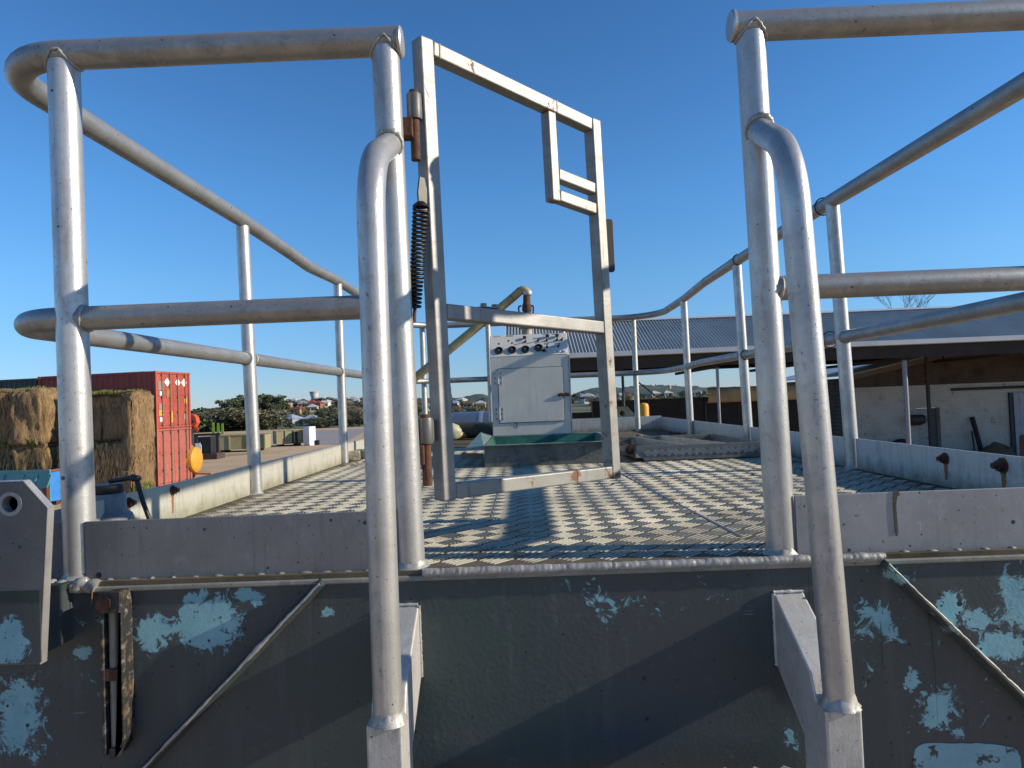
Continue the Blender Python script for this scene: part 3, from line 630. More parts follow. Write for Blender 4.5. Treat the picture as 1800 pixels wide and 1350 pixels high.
# ---------------------------------------------------------------- control cabinet
cab = thing('control_cabinet', 'pale grey steel control cabinet with gauges, switches and hinged door', 'cabinet', (.057, 5.1, DK))
m = Mt('cabinet_paint', (.66, .62, .54), .5, .0)
m.mix(m.rng(m.noise(6, 5), .38, .68), (.56, .53, .46)); m.mix(m.rng(m.noise(1, 5, .7, (50, 50, 3)), .58, .72), (.28, .265, .23), .6, amt=.6)
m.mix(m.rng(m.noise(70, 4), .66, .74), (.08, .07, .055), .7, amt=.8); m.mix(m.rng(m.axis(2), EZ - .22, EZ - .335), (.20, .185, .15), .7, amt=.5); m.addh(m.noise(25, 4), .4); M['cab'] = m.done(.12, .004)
cx0, cx1, cyf, zf, zt = -.225, .335, 4.86, .322, .488
prof = [(cyf, DK + .004), (5.36, DK + .004), (5.36, zt), (cyf + .105, zt), (cyf, zf)]
m = MB(); m.prism(prof, (cx0, 0, 0), (0, 1, 0), (0, 0, 1), (cx1 - cx0, 0, 0)); m.build('body', M['cab'], cab, .004)
m = MB(); m.box(cx1 + .0005, cx1 + .006, cyf - .006, cyf + .02, DK + .004, zf); m.build('edge_trim', M['alu_v'], cab)
pv = V((0, .105, zt - zf)); pn = V((0, -(zt - zf), .105)).normalized()
m = MB(); o_ = V((cx0 + .003, cyf, zf)) + pv * .02 + pn * .0015; m.prism([(0, 0), (1, 0), (1, 1), (0, 1)], o_, (cx1 - cx0 - .006, 0, 0), pv * .96, pn * .003); panel = m.build('control_panel', M['cab'], cab, .001)
def pp(u, v, h=.0045): return V((cx0 + u * (cx1 - cx0), cyf, zf)) + pv * v + pn * h
M['glassdark'] = plain('gauge_glass', (.012, .012, .013), .3, 0, .2, 40); M['dial'] = plain('gauge_dial', (.25, .25, .25), .4)
M['bezel'] = plain('bezel', (.05, .05, .05), .35, .6); M['ivory'] = plain('ivory_plate', (.55, .50, .36), .5); M['tealplate'] = plain('label_plate', (.28, .38, .36), .5); M['white'] = plain('white_plastic', (.72, .72, .70), .4)
M['redknob'] = plain('dark_red_knob', (.06, .018, .014), .4)
for u, v in ((.115, .27), (.285, .28), (.455, .28), (.625, .33)):
    m = MB(); m.lathe(pp(u, v), pn, [(.031, 0), (.031, .010), (.026, .013), (.026, .006)], 28); g_ = m.build('gauge', M['bezel'], panel)
    m = MB(); m.lathe(pp(u, v, .009), pn, [(.0262, 0), (.0262, .001)], 24); m.build('gauge_face', M['glassdark'], g_)
    m = MB(); m.prism([(-.001, -.004), (.001, -.004), (.0006, .016), (-.0006, .016)], pp(u, v, .0105), V((.8, 0, 0)) + pv * 1.5, pv.normalized() * .9 - V((.4, 0, 0)), pn * .0008); m.build('needle', M['white'], g_)
for u, v in ((.45, .80), (.745, .83), (.87, .83), (.69, .17)):
    m = MB(); m.lathe(pp(u, v), pn, [(.006, 0), (.006, .006), (.0125, .008), (.014, .013), (.012, .018), (.004, .020)], 18); m.build('knob', M['redknob'], panel)
for u, v, du in ((.455, .63, .6), (.62, .66, .2), (.735, .66, -.3), (.865, .66, .3), (.925, .66, .7), (.735, .36, -.3), (.875, .37, .6)):
    m = MB(); m.lathe(pp(u, v), pn, [(.009, 0), (.009, .006), (.005, .008)], 12); q = pp(u, v, .01); m.tube([q, q + pn * .018 + V((du * .012, 0, .003))], [.003, .0045], 8); m.build('toggle_switch', M['bezel'], panel)
for u, v in ((.755, .14), (.82, .14), (.885, .15), (.955, .15)):
    m = MB(); m.lathe(pp(u, v), pn, [(.011, 0), (.011, .006), (.009, .009)], 18); m.build('blanking_plug', M['white'], panel)
for u, v, mt in ((.10, .95, 'ivory'), (.265, .95, 'tealplate'), (.61, .78, 'tealplate'), (.735, .96, 'tealplate'), (.855, .96, 'tealplate'), (.735, .52, 'tealplate'), (.87, .52, 'tealplate'), (.81, .36, 'tealplate')):
    w_ = .046 if v > .6 else .034; m = MB(); m.prism([(-w_ / 2, -.006), (w_ / 2, -.006), (w_ / 2, .006), (-w_ / 2, .006)], pp(u, v), (1, 0, 0), pv.normalized(), pn * .002); m.build('label_plate', M[mt], panel)
for u, v in ((.115, .60), (.285, .61), (.24, .72)):
    m = MB(); m.lathe(pp(u, v, .003), pn, [(.0075, 0), (.0075, .0022)], 14); m.build('empty_hole', M['black'], panel)
# door, hinges and latch
dx0, dx1, dz0, dz1 = -.172, .286, -.145, .238
m = MB(); m.box(dx0 - .004, dx1 + .004, cyf - .003, cyf + .01, dz0 - .004, dz1 + .004); m.build('door_gasket', M['black'], cab)
m = MB(); m.box(dx0, dx1, cyf - .007, cyf - .0032, dz0, dz1); door = m.build('door', M['cab'], cab, .001)
for z in (.17, -.085):
    m = MB(); m.box(dx0 - .032, dx0 - .004, cyf - .009, cyf - .001, z - .04, z + .05); m.box(dx0 + .004, dx0 + .028, cyf - .0105, cyf - .0072, z - .04, z + .05)
    m.lathe((dx0, cyf - .010, z - .04), (0, 0, 1), [(.0055, 0), (.0055, .09)], 12); h_ = m.build('hinge', M['alu_v'], door)
    for i in range(3):
        for xx in (dx0 - .021, dx0 + .017):
            m = MB(); m.lathe((xx, cyf - .0088 if xx < dx0 else cyf - .0103, z - .03 + i * .034), (0, -1, 0), [(.0045, 0), (.0045, .002)], 10); m.build('screw', M['bezel'], h_)
m = MB(); lz = .038
for k in range(5): m.lathe((dx1 - .028 + k * .016, cyf - .0075, lz + .004 * (k % 2)), (0, -1, 0), [(.012, 0), (.011, .009), (.004, .011)], 12)
m.box(dx1 - .03, dx1 + .038, cyf - .014, cyf - .0075, lz - .008, lz + .008); m.build('latch', M['rust'], door)
# a scratch run below the door
p = [at(x, y, cyf) for x, y in ((905, 718), (906, 728), (908, 745), (910, 752))]; m = MB(); m.tube([V((q.x, cyf - .0012, q.z)) for q in p], [.0022, .0028, .0028, .001], 6); m.build('tar_run', M['black'], cab)
p = [at(x, y, cyf) for x, y in ((991, 745), (992, 756))]

# ---------------------------------------------------------------- standpipe and suction hose
pipe = thing('standpipe', 'stubby pipe with rusty cam-lock coupling standing behind the control cabinet', 'pipe', (.05, 5.62, DK))
PX, PY = .052, 5.62
mm = Mt('pvc_grimy', (.40, .36, .28), .6); mm.mix(mm.rng(mm.noise(20, 5), .45, .65), (.12, .09, .06)); M['pipe'] = mm.done()
m = MB(); m.lathe((PX, PY, DK), (0, 0, 1), [(.045, 0), (.045, .93), (.058, .94), (.058, 1.0), (.05, 1.01), (.03, 1.01)], 24); m.build('riser', M['pipe'], pipe)
m = MB(); m.lathe((PX + .004, PY, DK + 1.01), (.03, 0, 1), [(.03, 0), (.033, .07), (.039, .075), (.039, .125), (.034, .13), (.030, .15), (.030, .20), (.026, .21), (.026, .245)], 20); m.build('coupling', M['rust'], pipe)
for s in (-1, 1):
    m = MB(); m.tube(fillet([(PX + s * .040, PY, DK + 1.13), (PX + s * .062, PY - .01, DK + 1.12), (PX + s * .056, PY - .01, DK + 1.045)], .015, 5), .007, 8); m.build('cam_lever', M['spring'], pipe)
hose = thing('suction_hose', 'ribbed tan suction hose running from the standpipe down to the deck', 'hose', (-1.0, 5.66, DK))
mm = Mt('ribbed_hose', (.42, .33, .15), .5); mm.mix(mm.rng(mm.noise(12, 4), .4, .7), (.27, .20, .09)); M['hose'] = mm.done()
e = V((PX + .012, PY, .905)); k1 = at(905, 530, 5.64); k2 = at(725, 668, 5.66)
dirn = (k2 - k1).normalized()
pts = fillet([e + V((.006, 0, -.03)), e + V((.0, 0, .055)), k1 + V((-.02, 0, .03)), k2, k2 + dirn * .20, (-1.02, 5.72, DK + .12), (-.95, 6.1, DK + .05), (-.55, 6.5, DK + .045)], [0, .04, .06, 3, .3, .15, .2, 0], 8)
pts = resample(pts, .0085); rs = [.034 + (.0032 if i % 2 else -.0018) for i in range(len(pts))]
m = MB(); m.tube(pts, rs, 16); m.build('hose_wall', M['hose'], hose)
m = MB(); m.lathe(e + V((.004, 0, -.02)), (0, 0, 1), [(.040, 0), (.040, .022)], 20); m.build('hose_clamp', M['alu_v'], hose)
# pale pipe end lying on the deck
p = at(793, 756, 6.3)
lay = thing('drain_pipe', 'fat pale green pipe lying across the rear of the deck', 'pipe', (p.x, 6.3, DK))
mm = Mt('pale_green_pipe', (.42, .43, .28), .5); mm.mix(mm.rng(mm.noise(9, 5), .45, .65), (.25, .27, .16)); M['palepipe'] = mm.done()
m = MB(); m.lathe((p.x - .45, 6.34, DK + .085), (1, -.06, 0), [(.085, 0), (.085, .40), (.080, .47), (.06, .52), (.02, .545)], 24); m.build('pipe_wall', M['palepipe'], lay)
roll = thing('rubber_hose', 'dark dirty rubber hose lying between pale pipe and cabinet', 'hose', (-.3, 6.45, DK))
mm = plain('dirty_rubber', (.045, .05, .038), .8, 0, .5, 12)
m = MB(); m.tube(fillet([(-.75, 6.55, DK + .085), (-.45, 6.5, DK + .085), (-.30, 6.42, DK + .08), (.0, 6.40, DK + .075), (.2, 6.5, DK + .075)], .2, 6), .078, 18); m.build('hose_wall', mm, roll)

# ---------------------------------------------------------------- hatch trough and its open lid
hat = thing('hatch_trough', 'grimy rectangular filling trough with green painted inside sunk in the deck', 'hatch', (.14, 4.0, DK))
mm = Mt('grimy_galvanised', (.19, .175, .145), .7, .15); mm.mix(mm.rng(mm.noise(14, 6, .7), .42, .65), (.10, .10, .085), .75); mm.mix(mm.rng(mm.noise(45, 5, .7), .52, .68), (.24, .225, .18), .7); mm.mix(mm.rng(mm.noise(6, 4), .55, .7), (.06, .085, .06), amt=.7); mm.addh(mm.noise(50, 5), 1.); M['grimy'] = mm.done(.3, .005)
mm = Mt('green_paint', (.022, .115, .082), .5); mm.mix(mm.rng(mm.noise(12, 5), .42, .68), (.014, .06, .046)); mm.mix(mm.rng(mm.noise(30, 5), .58, .7), (.10, .22, .17), amt=.6); M['green'] = mm.done()
mm = Mt('green_lip', (.20, .28, .23), .5, .2); mm.mix(mm.rng(mm.noise(16, 5), .42, .66), (.05, .17, .13)); mm.mix(mm.rng(mm.noise(40, 5), .55, .7), (.40, .42, .36)); M['lip'] = mm.done()
x0, x1, y0, y1, h = -.215, .475, 3.58, 4.55, DK + .112
for nm, b in (('front_wall', (x0, x1, y0, y0 + .006)), ('back_wall', (x0, x1, y1 - .006, y1)), ('side_wall', (x0, x0 + .006, y0 + .007, y1 - .007)), ('side_wall', (x1 - .006, x1, y0 + .007, y1 - .007))):
    m = MB(); m.box(*b, DK + .001, h); m.build(nm, M['grimy'], hat)
i0 = .02
m = MB(); A = [V((x0 + .008, y0 + .008, h - .002)), V((x1 - .008, y0 + .008, h - .002)), V((x1 - .008, y1 - .008, h - .002)), V((x0 + .008, y1 - .008, h - .002))]
B = [V((p.x * .9 + .13 * .1, p.y + (-.03 if p.y > 4 else .03), DK + .006)) for p in A]
m.add(A + B, [(0, 1, 5, 4), (1, 2, 6, 5), (2, 3, 7, 6), (3, 0, 4, 7), (4, 5, 6, 7)]); m.build('lining', M['green'], hat)
lip = [(x0, x1, y0, y0, 0, -.022), (x0, x1, y1, y1, 0, .022)]
m = MB(); m.box(x0 - .004, x1 + .004, y0 - .024, y0 + .004, h + .0005, h + .006); m.box(x0 - .004, x1 + .004, y1 - .004, y1 + .024, h + .0005, h + .006)
m.box(x1 - .004, x1 + .024, y0 + .005, y1 - .005, h + .0005, h + .006); m.build('rim', M['lip'], hat, .001)
m = MB(); m.add([(x0 - .002, y0 - .02, h + .004), (x0 - .10, y0 + .02, h - .012), (x0 - .07, y1 - .1, h + .035), (x0 - .002, y1 - .02, h + .004), (x0 - .002, y0 - .02, h + .008), (x0 - .10, y0 + .02, h - .008), (x0 - .07, y1 - .1, h + .039), (x0 - .002, y1 - .02, h + .008)], [(0, 1, 2, 3), (4, 7, 6, 5), (0, 4, 5, 1), (1, 5, 6, 2), (2, 6, 7, 3), (3, 7, 4, 0)]); m.build('flared_lip', M['lip'], hat)
m = MB(); m.bar((x0 - .012, y0 + .06, h - .055), (x0 - .11, y0 + .06, h - .05), .008, .03); m.lathe((x0 - .11, y0 + .066, h - .05), (0, -1, 0), [(.02, 0), (.02, .012)], 16); hg = m.build('catch_bracket', M['dark_gal'], hat)
m = MB(); m.bar((x1 + .001, y0 + .03, DK + .06), (x1 + .085, y0 + .03, DK + .062), .006, .05); m.build('hinge_arm', M['grimy'], hat)
lid = thing('hatch_cover', 'open tread plate hatch cover lying upside down beside the filling trough', 'hatch cover', (.9, 4.0, DK))
lx0, lx1, ly0, ly1, lz = .575, 1.225, 3.56, 4.50, DK + .018
m = MB(); m.box(lx0, lx1, ly0 + .02, ly1, lz, lz + .005); m.build('lid_plate', M['grimy'], lid)
c = .045
mm = mk_alu('lid_tread', base=(.20, .20, .19), metal=.4, rough=.5, spots=False, grime=.6)
m = MB(); m.prism([(lx0 + c, -.012), (lx1, -.012), (lx1, .066), (lx0 + .0, .066), (lx0, .028)], (0, ly0, lz), (1, 0, 0), (0, 0, 1), (0, .007, 0)); fl = m.build('front_flange', mm, lid, .002)
fr = Matrix(((1, 0, 0, 0), (0, 0, -1, ly0), (0, 1, 0, 0), (0, 0, 0, 1)))   # lay the tread on the upright flange
k = 0
for i in range(17):
    cx = lx0 + .06 + i * .036; up = i % 2
    for j in range(4):
        o = (j - 1.5) * .0075; s = 1 if up else -1
        p, q = V((cx - .013 + o, ly0 - .0005, lz + .016 + (0 if s > 0 else .026) - o * s * .4)), V((cx + .013 + o, ly0 - .0005, lz + .016 + (.026 if s > 0 else 0) - o * s * .4))
        m = MB(); m.bar(p, q, .0036, .004, (0, -1, 0)); m.build('tread_bar', M['tread'] if False else M['alu_v'], fl)
m = MB(); m.box(lx0, lx1, ly1 + .0005, ly1 + .0075, lz, lz + .062); m.build('back_flange', M['grimy'], lid, .002)
m = MB(); m.box(lx0 - .007, lx0 - .0005, ly0 + .008, ly1, lz, lz + .058); m.build('side_flange', M['grimy'], lid, .002)
m = MB(); m.box(lx1 + .0005, lx1 + .0075, ly0 + .008, ly1, lz, lz + .062); m.build('side_flange', M['grimy'], lid, .002)
for x, sk in ((lx0 + .20, .06), (lx0 + .40, .08)):
    m = MB(); m.bar((x + sk, ly0 + .009, lz + .035), (x - sk, ly1 - .002, lz + .035), .006, .058); m.build('stiffener', M['alu_far'], lid)
m = MB(); m.lathe((lx0 - .022, y0 + .015, DK + .066), (0, -1, 0), [(.016, 0), (.016, .012)], 6); m.lathe((lx0 - .022, y0 + .02, DK + .066), (0, -1, 0), [(.028, 0), (.028, .004)], 16); m.build('hinge_bolt', M['rust'], lid)
m = MB(); m.box(lx0 + .05, lx0 + .09, 3.7, 3.78, DK + .0005, lz - .0005); m.box(lx1 - .09, lx1 - .05, 4.3, 4.38, DK + .0005, lz - .0005); m.build('packer', M['black'], lid)

# ---------------------------------------------------------------- canister with its black cable, behind the left corner post
p = at(186, 880, 1.86)
can = thing('filler_canister', 'dull aluminium canister with black cap behind the left corner post', 'canister', (p.x, p.y, DK))
M['canal'] = mk_alu('canister_metal', base=(.26, .26, .265), metal=.4, rough=.55, spots=False, grime=.5)
m = MB(); m.lathe((p.x, p.y, DK), (0, 0, 1), [(.066, 0), (.068, .004), (.068, .062), (.064, .073), (.054, .081), (.050, .087), (.050, .125), (.046, .132)], 32); m.build('body', M['canal'], can)
m = MB(); m.lathe((p.x, p.y, DK + .1325), (0, 0, 1), [(.043, 0), (.045, .003), (.045, .020), (.040, .024)], 28); m.build('cap', M['black'], can)
cb = thing('power_cable', 'black cable arching from the canister cap down inside the left upstand', 'cable', (p.x + .08, p.y - .02, DK))
q = V((p.x + .012, p.y, DK + .164)); pts = fillet([q, q + V((.050, -.006, .006)), q + V((.078, -.01, .012)), q + V((.098, -.012, -.06)), q + V((.135, -.012, -.165)), q + V((.21, -.01, -.157))], [0, .02, .012, .1, .05, 0], 6)
m = MB(); m.tube(pts, .0062, 12); m.build('sheath', M['black'], cb)
m = MB(); m.lathe(q + V((.064, -.008, .010)), (1, -.1, -.3), [(.008, 0), (.010, .004), (.010, .022), (.007, .026)], 12); m.build('gland', M['black'], cb)

# ---------------------------------------------------------------- at the rear of the deck
rl = thing('rear_lug', 'grey steel lifting plate with round eye behind the rear upstand', 'lifting lug', (.98, 6.99, -1.0))
p = at(1094, 735, 6.985)
bm = bmesh.new(); outl = [(-.155, -.08), (.155, -.08), (.155, -.005), (.055, .115), (-.055, .115), (-.155, -.005)]; hole = [(.0 + .028 * math.cos(-2 * math.pi * k / 20), .048 + .028 * math.sin(-2 * math.pi * k / 20)) for k in range(20)]
yl = 0.; ee = ring(outl) + ring(hole); bmesh.ops.triangle_fill(bm, use_beauty=True, use_dissolve=False, edges=ee)
r = bmesh.ops.extrude_face_region(bm, geom=list(bm.faces)); bmesh.ops.translate(bm, verts=[g for g in r['geom'] if isinstance(g, bmesh.types.BMVert)], vec=(0, .02, 0)); bmesh.ops.recalc_face_normals(bm, faces=bm.faces)
bm.verts.ensure_lookup_table(); m = MB(); m.add([v.co + V((p.x, 6.98, p.z)) for v in bm.verts], [tuple(v.index for v in f.verts) for f in bm.faces]); bm.free(); m.build('plate', M['grimy'], rl, .002)
p = at(1132, 735, 7.35)
yc = thing('vent_cap', 'bright yellow domed plastic cap just beyond the rear corner', 'cap', (p.x, 7.35, -.5))
mm = plain('yellow_plastic', (.75, .33, .012), .35, 0, .12, 8)
m = MB(); m.lathe((p.x, 7.35, -.5), (0, 0, 1), [(.056, 0), (.056, .395), (.050, .42), (.035, .432), (.012, .436)], 28); m.build('dome', mm, yc)
m = MB(); m.lathe((p.x, 7.35, -1.9), (0, 0, 1), [(.03, 0), (.03, 1.4)], 12); m.build('stem', M['grimy'], yc)
st = thing('round_tank', 'smooth blue-grey cylindrical tank with pale strap beyond the rear rail', 'tank', (-.3, 8.3, G))
mm = plain('tank_paint', (.085, .115, .165), .35, .2, .15, 4); R = .62; zc = at(820, 724, 8.3).z - R
m = MB(); m.lathe((-1.0, 8.3, zc), (1, 0, 0), [(.3, 0), (.5, .05), (R, .16), (R, 1.2), (.5, 1.34), (.3, 1.4)], 48); m.build('barrel', mm, st)
p = at(845, 724, 8.3); m = MB(); m.lathe((p.x - .02, 8.3, zc), (1, 0, 0), [(R + .003, 0), (R + .004, .002), (R + .004, .055), (R + .003, .057)], 48); m.build('strap', plain('strap', (.22, .27, .33), .4, .3), st)
m = MB(); m.box(-.75, .15, 8.0, 8.6, G, zc - R + .12); m.build('cradle', M['grimy'], st)
p = on(1140, 755, DK); m = MB(); m.lathe((p.x, p.y, DK), (.0, 0, 1), [(.006, 0.0), (.025, .006), (.033, .022), (.033, .036), (.025, .053), (.006, .062)], 20); tag(m.build('white_ball', plain('chalk_ball', (.75, .73, .66), .5, 0, .15, 40)), 'small white ball resting on the deck near the rear corner', 'ball')
p = on(1124, 771, DK); m = MB(); m.lathe((p.x, p.y, DK), (.0, 0, 1), [(.03, 0), (.036, .012), (.03, .03), (.012, .038)], 9); tag(m.build('grey_stone', plain('grey_stone', (.12, .12, .13), .9, 0, .3, 40), None, .004), 'small dark grey stone on the deck behind the hatch cover', 'stone')
# two worn blocks by the second left post
mm = Mt('worn_block', (.36, .33, .25), .85); mm.mix(mm.rng(mm.noise(30, 5), .45, .65), (.14, .12, .08)); mm.addh(mm.noise(60, 5), 1.); mm = mm.done(.6, .01)
for i, (px, py, Y, yaw, lab) in enumerate(((618, 806, 4.40, .2, 'worn tan concrete block beside the second left rail post'), (640, 803, 4.52, -.1, 'worn tan concrete block next to another, half behind the gate post'))):
    p = at(px, py, Y); T = Matrix.Translation((p.x, Y, DK + .035)) @ Matrix.Rotation(yaw, 4, 'Z'); m = MB(T); m.box(-.055, .055, -.04, .04, -.0345, .028); tag(m.build('concrete_block', mm, None, .008), lab, 'block', 'blocks on the deck')
# leaf litter against the right upstand
mm = plain('dead_leaves', (.07, .05, .03), .9, 0, .5, 30); m = MB()
for k in range(1500):
    y = rnd.uniform(3.6, 6.2); x = 1.39 - abs(rnd.gauss(0, .12)); 
    q_ = rnd.random()
    if q_ < .14: x = rnd.uniform(-1.0, 1.3); y = rnd.uniform(1.6, 6.5)
    elif q_ < .34: x = -1.12 + abs(rnd.gauss(0, .08)); y = rnd.uniform(3.9, 6.6)
    elif q_ < .42: x = rnd.uniform(-1.0, 1.3); y = 6.9 - abs(rnd.gauss(0, .12))
    if .47 < x < 1.24 and 3.5 < y < 4.6 or -.35 < x < .6 and 3.4 < y < 5.5: continue
    s = rnd.uniform(.006, .022); a = rnd.uniform(0, 6.28); z = DK + .003 + rnd.uniform(0, .02 if x > 1.2 else .003); d = V((math.cos(a), math.sin(a), rnd.uniform(-.2, .35))) * s; e = V((-math.sin(a), math.cos(a), rnd.uniform(-.1, .3))) * s * rnd.uniform(.12, .5); c = V((x, y, z))
    m.add([c - d, c + e, c + d, c - e], [(0, 1, 2, 3)])
tag(m.build('leaf_litter', mm), 'dead leaves and twigs drifted against the right upstand of the deck', 'leaves', kind='stuff')
# ---------------------------------------------------------------- yard, apron, far ground
mm = Mt('yard_gravel', (.52, .36, .20), .95)
mm.mix(mm.rng(mm.noise(.18, 6, .65), .4, .62), (.44, .31, .18)); mm.mix(mm.rng(mm.noise(.5, 5, .7, (.25, 1, 1)), .52, .68), (.56, .39, .25), amt=.7)
mm.mix(mm.rng(mm.noise(7, 5), .55, .7), (.32, .22, .145), amt=.5); mm.mix(mm.rng(mm.noise(.07, 4), .58, .66), (.10, .12, .04), amt=.5); mm.addh(mm.noise(5, 6), 1.); M['yard'] = mm.done(.5, .05)
mm = Mt('hill_ground', (.075, .085, .035), .95); mm.mix(mm.rng(mm.noise(.03, 5), .42, .62), (.15, .13, .075)); mm.mix(mm.rng(mm.noise(.1, 5), .55, .68), (.03, .045, .022)); M['hillground'] = mm.done()
prof_px = [(-400, 6), (250, 6), (330, 8), (400, 13), (470, 18), (520, 15), (560, 13), (640, 9), (720, 5), (800, 4), (900, 4), (1000, 4), (1240, 2), (1500, 4), (2400, 4)]
def sky_px(px):
    for (a, b), (c, d) in zip(prof_px, prof_px[1:]):
        if a <= px <= c: return b + (d - b) * (px - a) / (c - a)
    return 4
def tz(X, Y):                                           # terrain height relative to the eye: a dip behind the yard, then the hill
    if Y < 118: return G
    px = 920 + X / Y * F; top = sky_px(px) * 600 / F; lowz = -9.0
    if Y < 230: t = (Y - 118) / 112; t = t * t * (3 - 2 * t); return G + (lowz - G) * t
    t = min(1, (Y - 230) / 370); t = t * t * (3 - 2 * t) * .6 + t * .4
    return lowz + (top - lowz) * t + .8 * mnoise.noise((X * .012, Y * .012, 3))
def hit(px, py):                                        # where a line of sight meets the terrain
    d = ray(px, py); y = 232.
    while y < 640:
        X = d[0] / d[1] * y; z = d[2] / d[1] * y
        if z <= tz(X, y): return V((X, y, tz(X, y)))
        y += 2.
    X = d[0] / d[1] * 600; return V((X, 600, tz(X, 600)))
m = MB(); m.add([(-900, -400, G), (900, -400, G), (900, 118, G), (-900, 118, G)], [(0, 1, 2, 3)]); tag(m.build('yard', M['yard']), kind='structure')
ys = [118, 130, 145, 165, 190, 220, 250, 285, 320, 360, 400, 450, 500, 550, 600, 760, 1300, 3500]; vs_ = []; nx = 120
for y in ys:
    for i in range(nx + 1):
        px = -900 + i * 30; X = (px - 920) / F * y; vs_.append((X, y, tz(X, min(y, 600)) - (max(0, y - 600) * .02)))
fs = [(j * (nx + 1) + i, j * (nx + 1) + i + 1, (j + 1) * (nx + 1) + i + 1, (j + 1) * (nx + 1) + i) for j in range(len(ys) - 1) for i in range(nx)]
m = MB(); m.add(vs_, fs, True); tag(m.build('hillside', M['hillground']), kind='structure')
mm = plain('apron_concrete', (.30, .26, .25), .85, 0, .15, .6)
def gpt(px, py): p = on(px, py, G + .02); return V((p.x, p.y, G + .02))
a, b, c, d = gpt(552, 781), gpt(600, 781), gpt(650, 753.5), gpt(545, 757)
m = MB(); m.add([a, b, c, d], [(0, 1, 2, 3)]); tag(m.build('concrete_apron', mm), kind='structure')
# distant wooded ridge
mm = Mt('distant_wood', (.045, .068, .055), .95); mm.mix(mm.rng(mm.noise(.012, 6, .7), .42, .6), (.025, .042, .040)); mm.mix(mm.rng(mm.noise(.004, 4), .55, .65), (.085, .095, .05)); M['farwood'] = mm.done()
hp = [(-900, 8), (300, 8), (640, 10), (700, 13), (760, 13), (800, 11), (830, 15), (845, 17), (865, 12), (930, 6), (1005, 10), (1030, 17), (1050, 21), (1075, 20), (1100, 19), (1150, 21), (1200, 17), (1250, 12), (1320, 10), (1400, 12), (2600, 9)]
def rid(px):
    for (a, b), (c, d) in zip(hp, hp[1:]):
        if a <= px <= c: f = (px - a) / (c - a); f = f * f * (3 - 2 * f); return b + (d - b) * f
    return 8
Yr = 1500; vs_ = []; n = 700
for j in range(6):
    f = j / 5.
    for i in range(n + 1):
        px = -800 + i * 4.7; X = (px - 920) / F * Yr; h = rid(px) * Yr / F; bump = (3.4 * mnoise.noise((X * .05, j * 2.1, 0)) + 2.2 * mnoise.noise((X * .15, j * 3, 5))) * (1 if j else 0)
        vs_.append((X * (1 - .3 * (1 - f)), Yr * (1 - .3 * (1 - f)), -8 + (h + 8) * f + bump))
fs = [(j * (n + 1) + i, j * (n + 1) + i + 1, (j + 1) * (n + 1) + i + 1, (j + 1) * (n + 1) + i) for j in range(5) for i in range(n)]
b = len(vs_); vs_ += [(v[0] * 1.1, Yr * 1.12, -30) for v in vs_[-(n + 1):]]; fs += [(5 * (n + 1) + i, 5 * (n + 1) + i + 1, b + i + 1, b + i) for i in range(n)]
m = MB(); m.add(vs_, fs, True); tag(m.build('wooded_hills', M['farwood']), kind='structure')

# ---------------------------------------------------------------- shipping containers
def cont_paint(name, base):
    m = Mt(name, base, .6); m.mix(m.rng(m.noise(1.2, 5, .65), .42, .65), tuple(c * .72 for c in base)); m.mix(m.rng(m.noise(1, 4, .6, (6, 6, .5)), .55, .7), tuple(min(1, c * 1.25 + .02) for c in base), amt=.5)
    m.mix(m.rng(m.noise(5, 6, .72), .60, .68), (.10, .042, .022), .85, amt=.8); m.addh(m.noise(12, 4), .4); return m.done(.2, .02)
M['cred'] = cont_paint('container_red', (.40, .070, .042)); M['cred2'] = cont_paint('container_faded_red', (.38, .105, .075)); M['cgreen'] = cont_paint('container_green', (.06, .075, .055)); M['cpink'] = cont_paint('container_pale_red', (.42, .15, .12))
M['rod'] = plain('galvanised_rod', (.20, .16, .12), .6, .3); M['placard'] = plain('placard_white', (.78, .78, .75), .5, 0, .05)
M['tape'] = plain('yellow_tape', (.65, .38, .04), .6); M['greypatch'] = plain('grey_patch', (.30, .22, .17), .7); M['ochre'] = plain('ochre_patch', (.36, .16, .04), .7)
CT = Matrix.Translation((-16.45, 30.35, 0)) @ Matrix.Rotation(math.radians(-8.6), 4, 'Z')    # local x runs left along the side, door end at x=0
def corr(m, x0, x1, y, z0, z1, n, d, flip=1):             # trapezoid corrugated side panel
    pr = []
    for i in range(n):
        s = (x1 - x0) / n; a = x0 + i * s; pr += [(a, y), (a + s * .28, y), (a + s * .5, y + d), (a + s * .78, y + d)]
    pr.append((x1, y)); k = len(pr)
    m.add([(a, b, z0) for a, b in pr] + [(a, b, z1) for a, b in pr], [((i, i + 1, k + i + 1, k + i) if flip > 0 else (i, k + i, k + i + 1, i + 1)) for i in range(k - 1)])
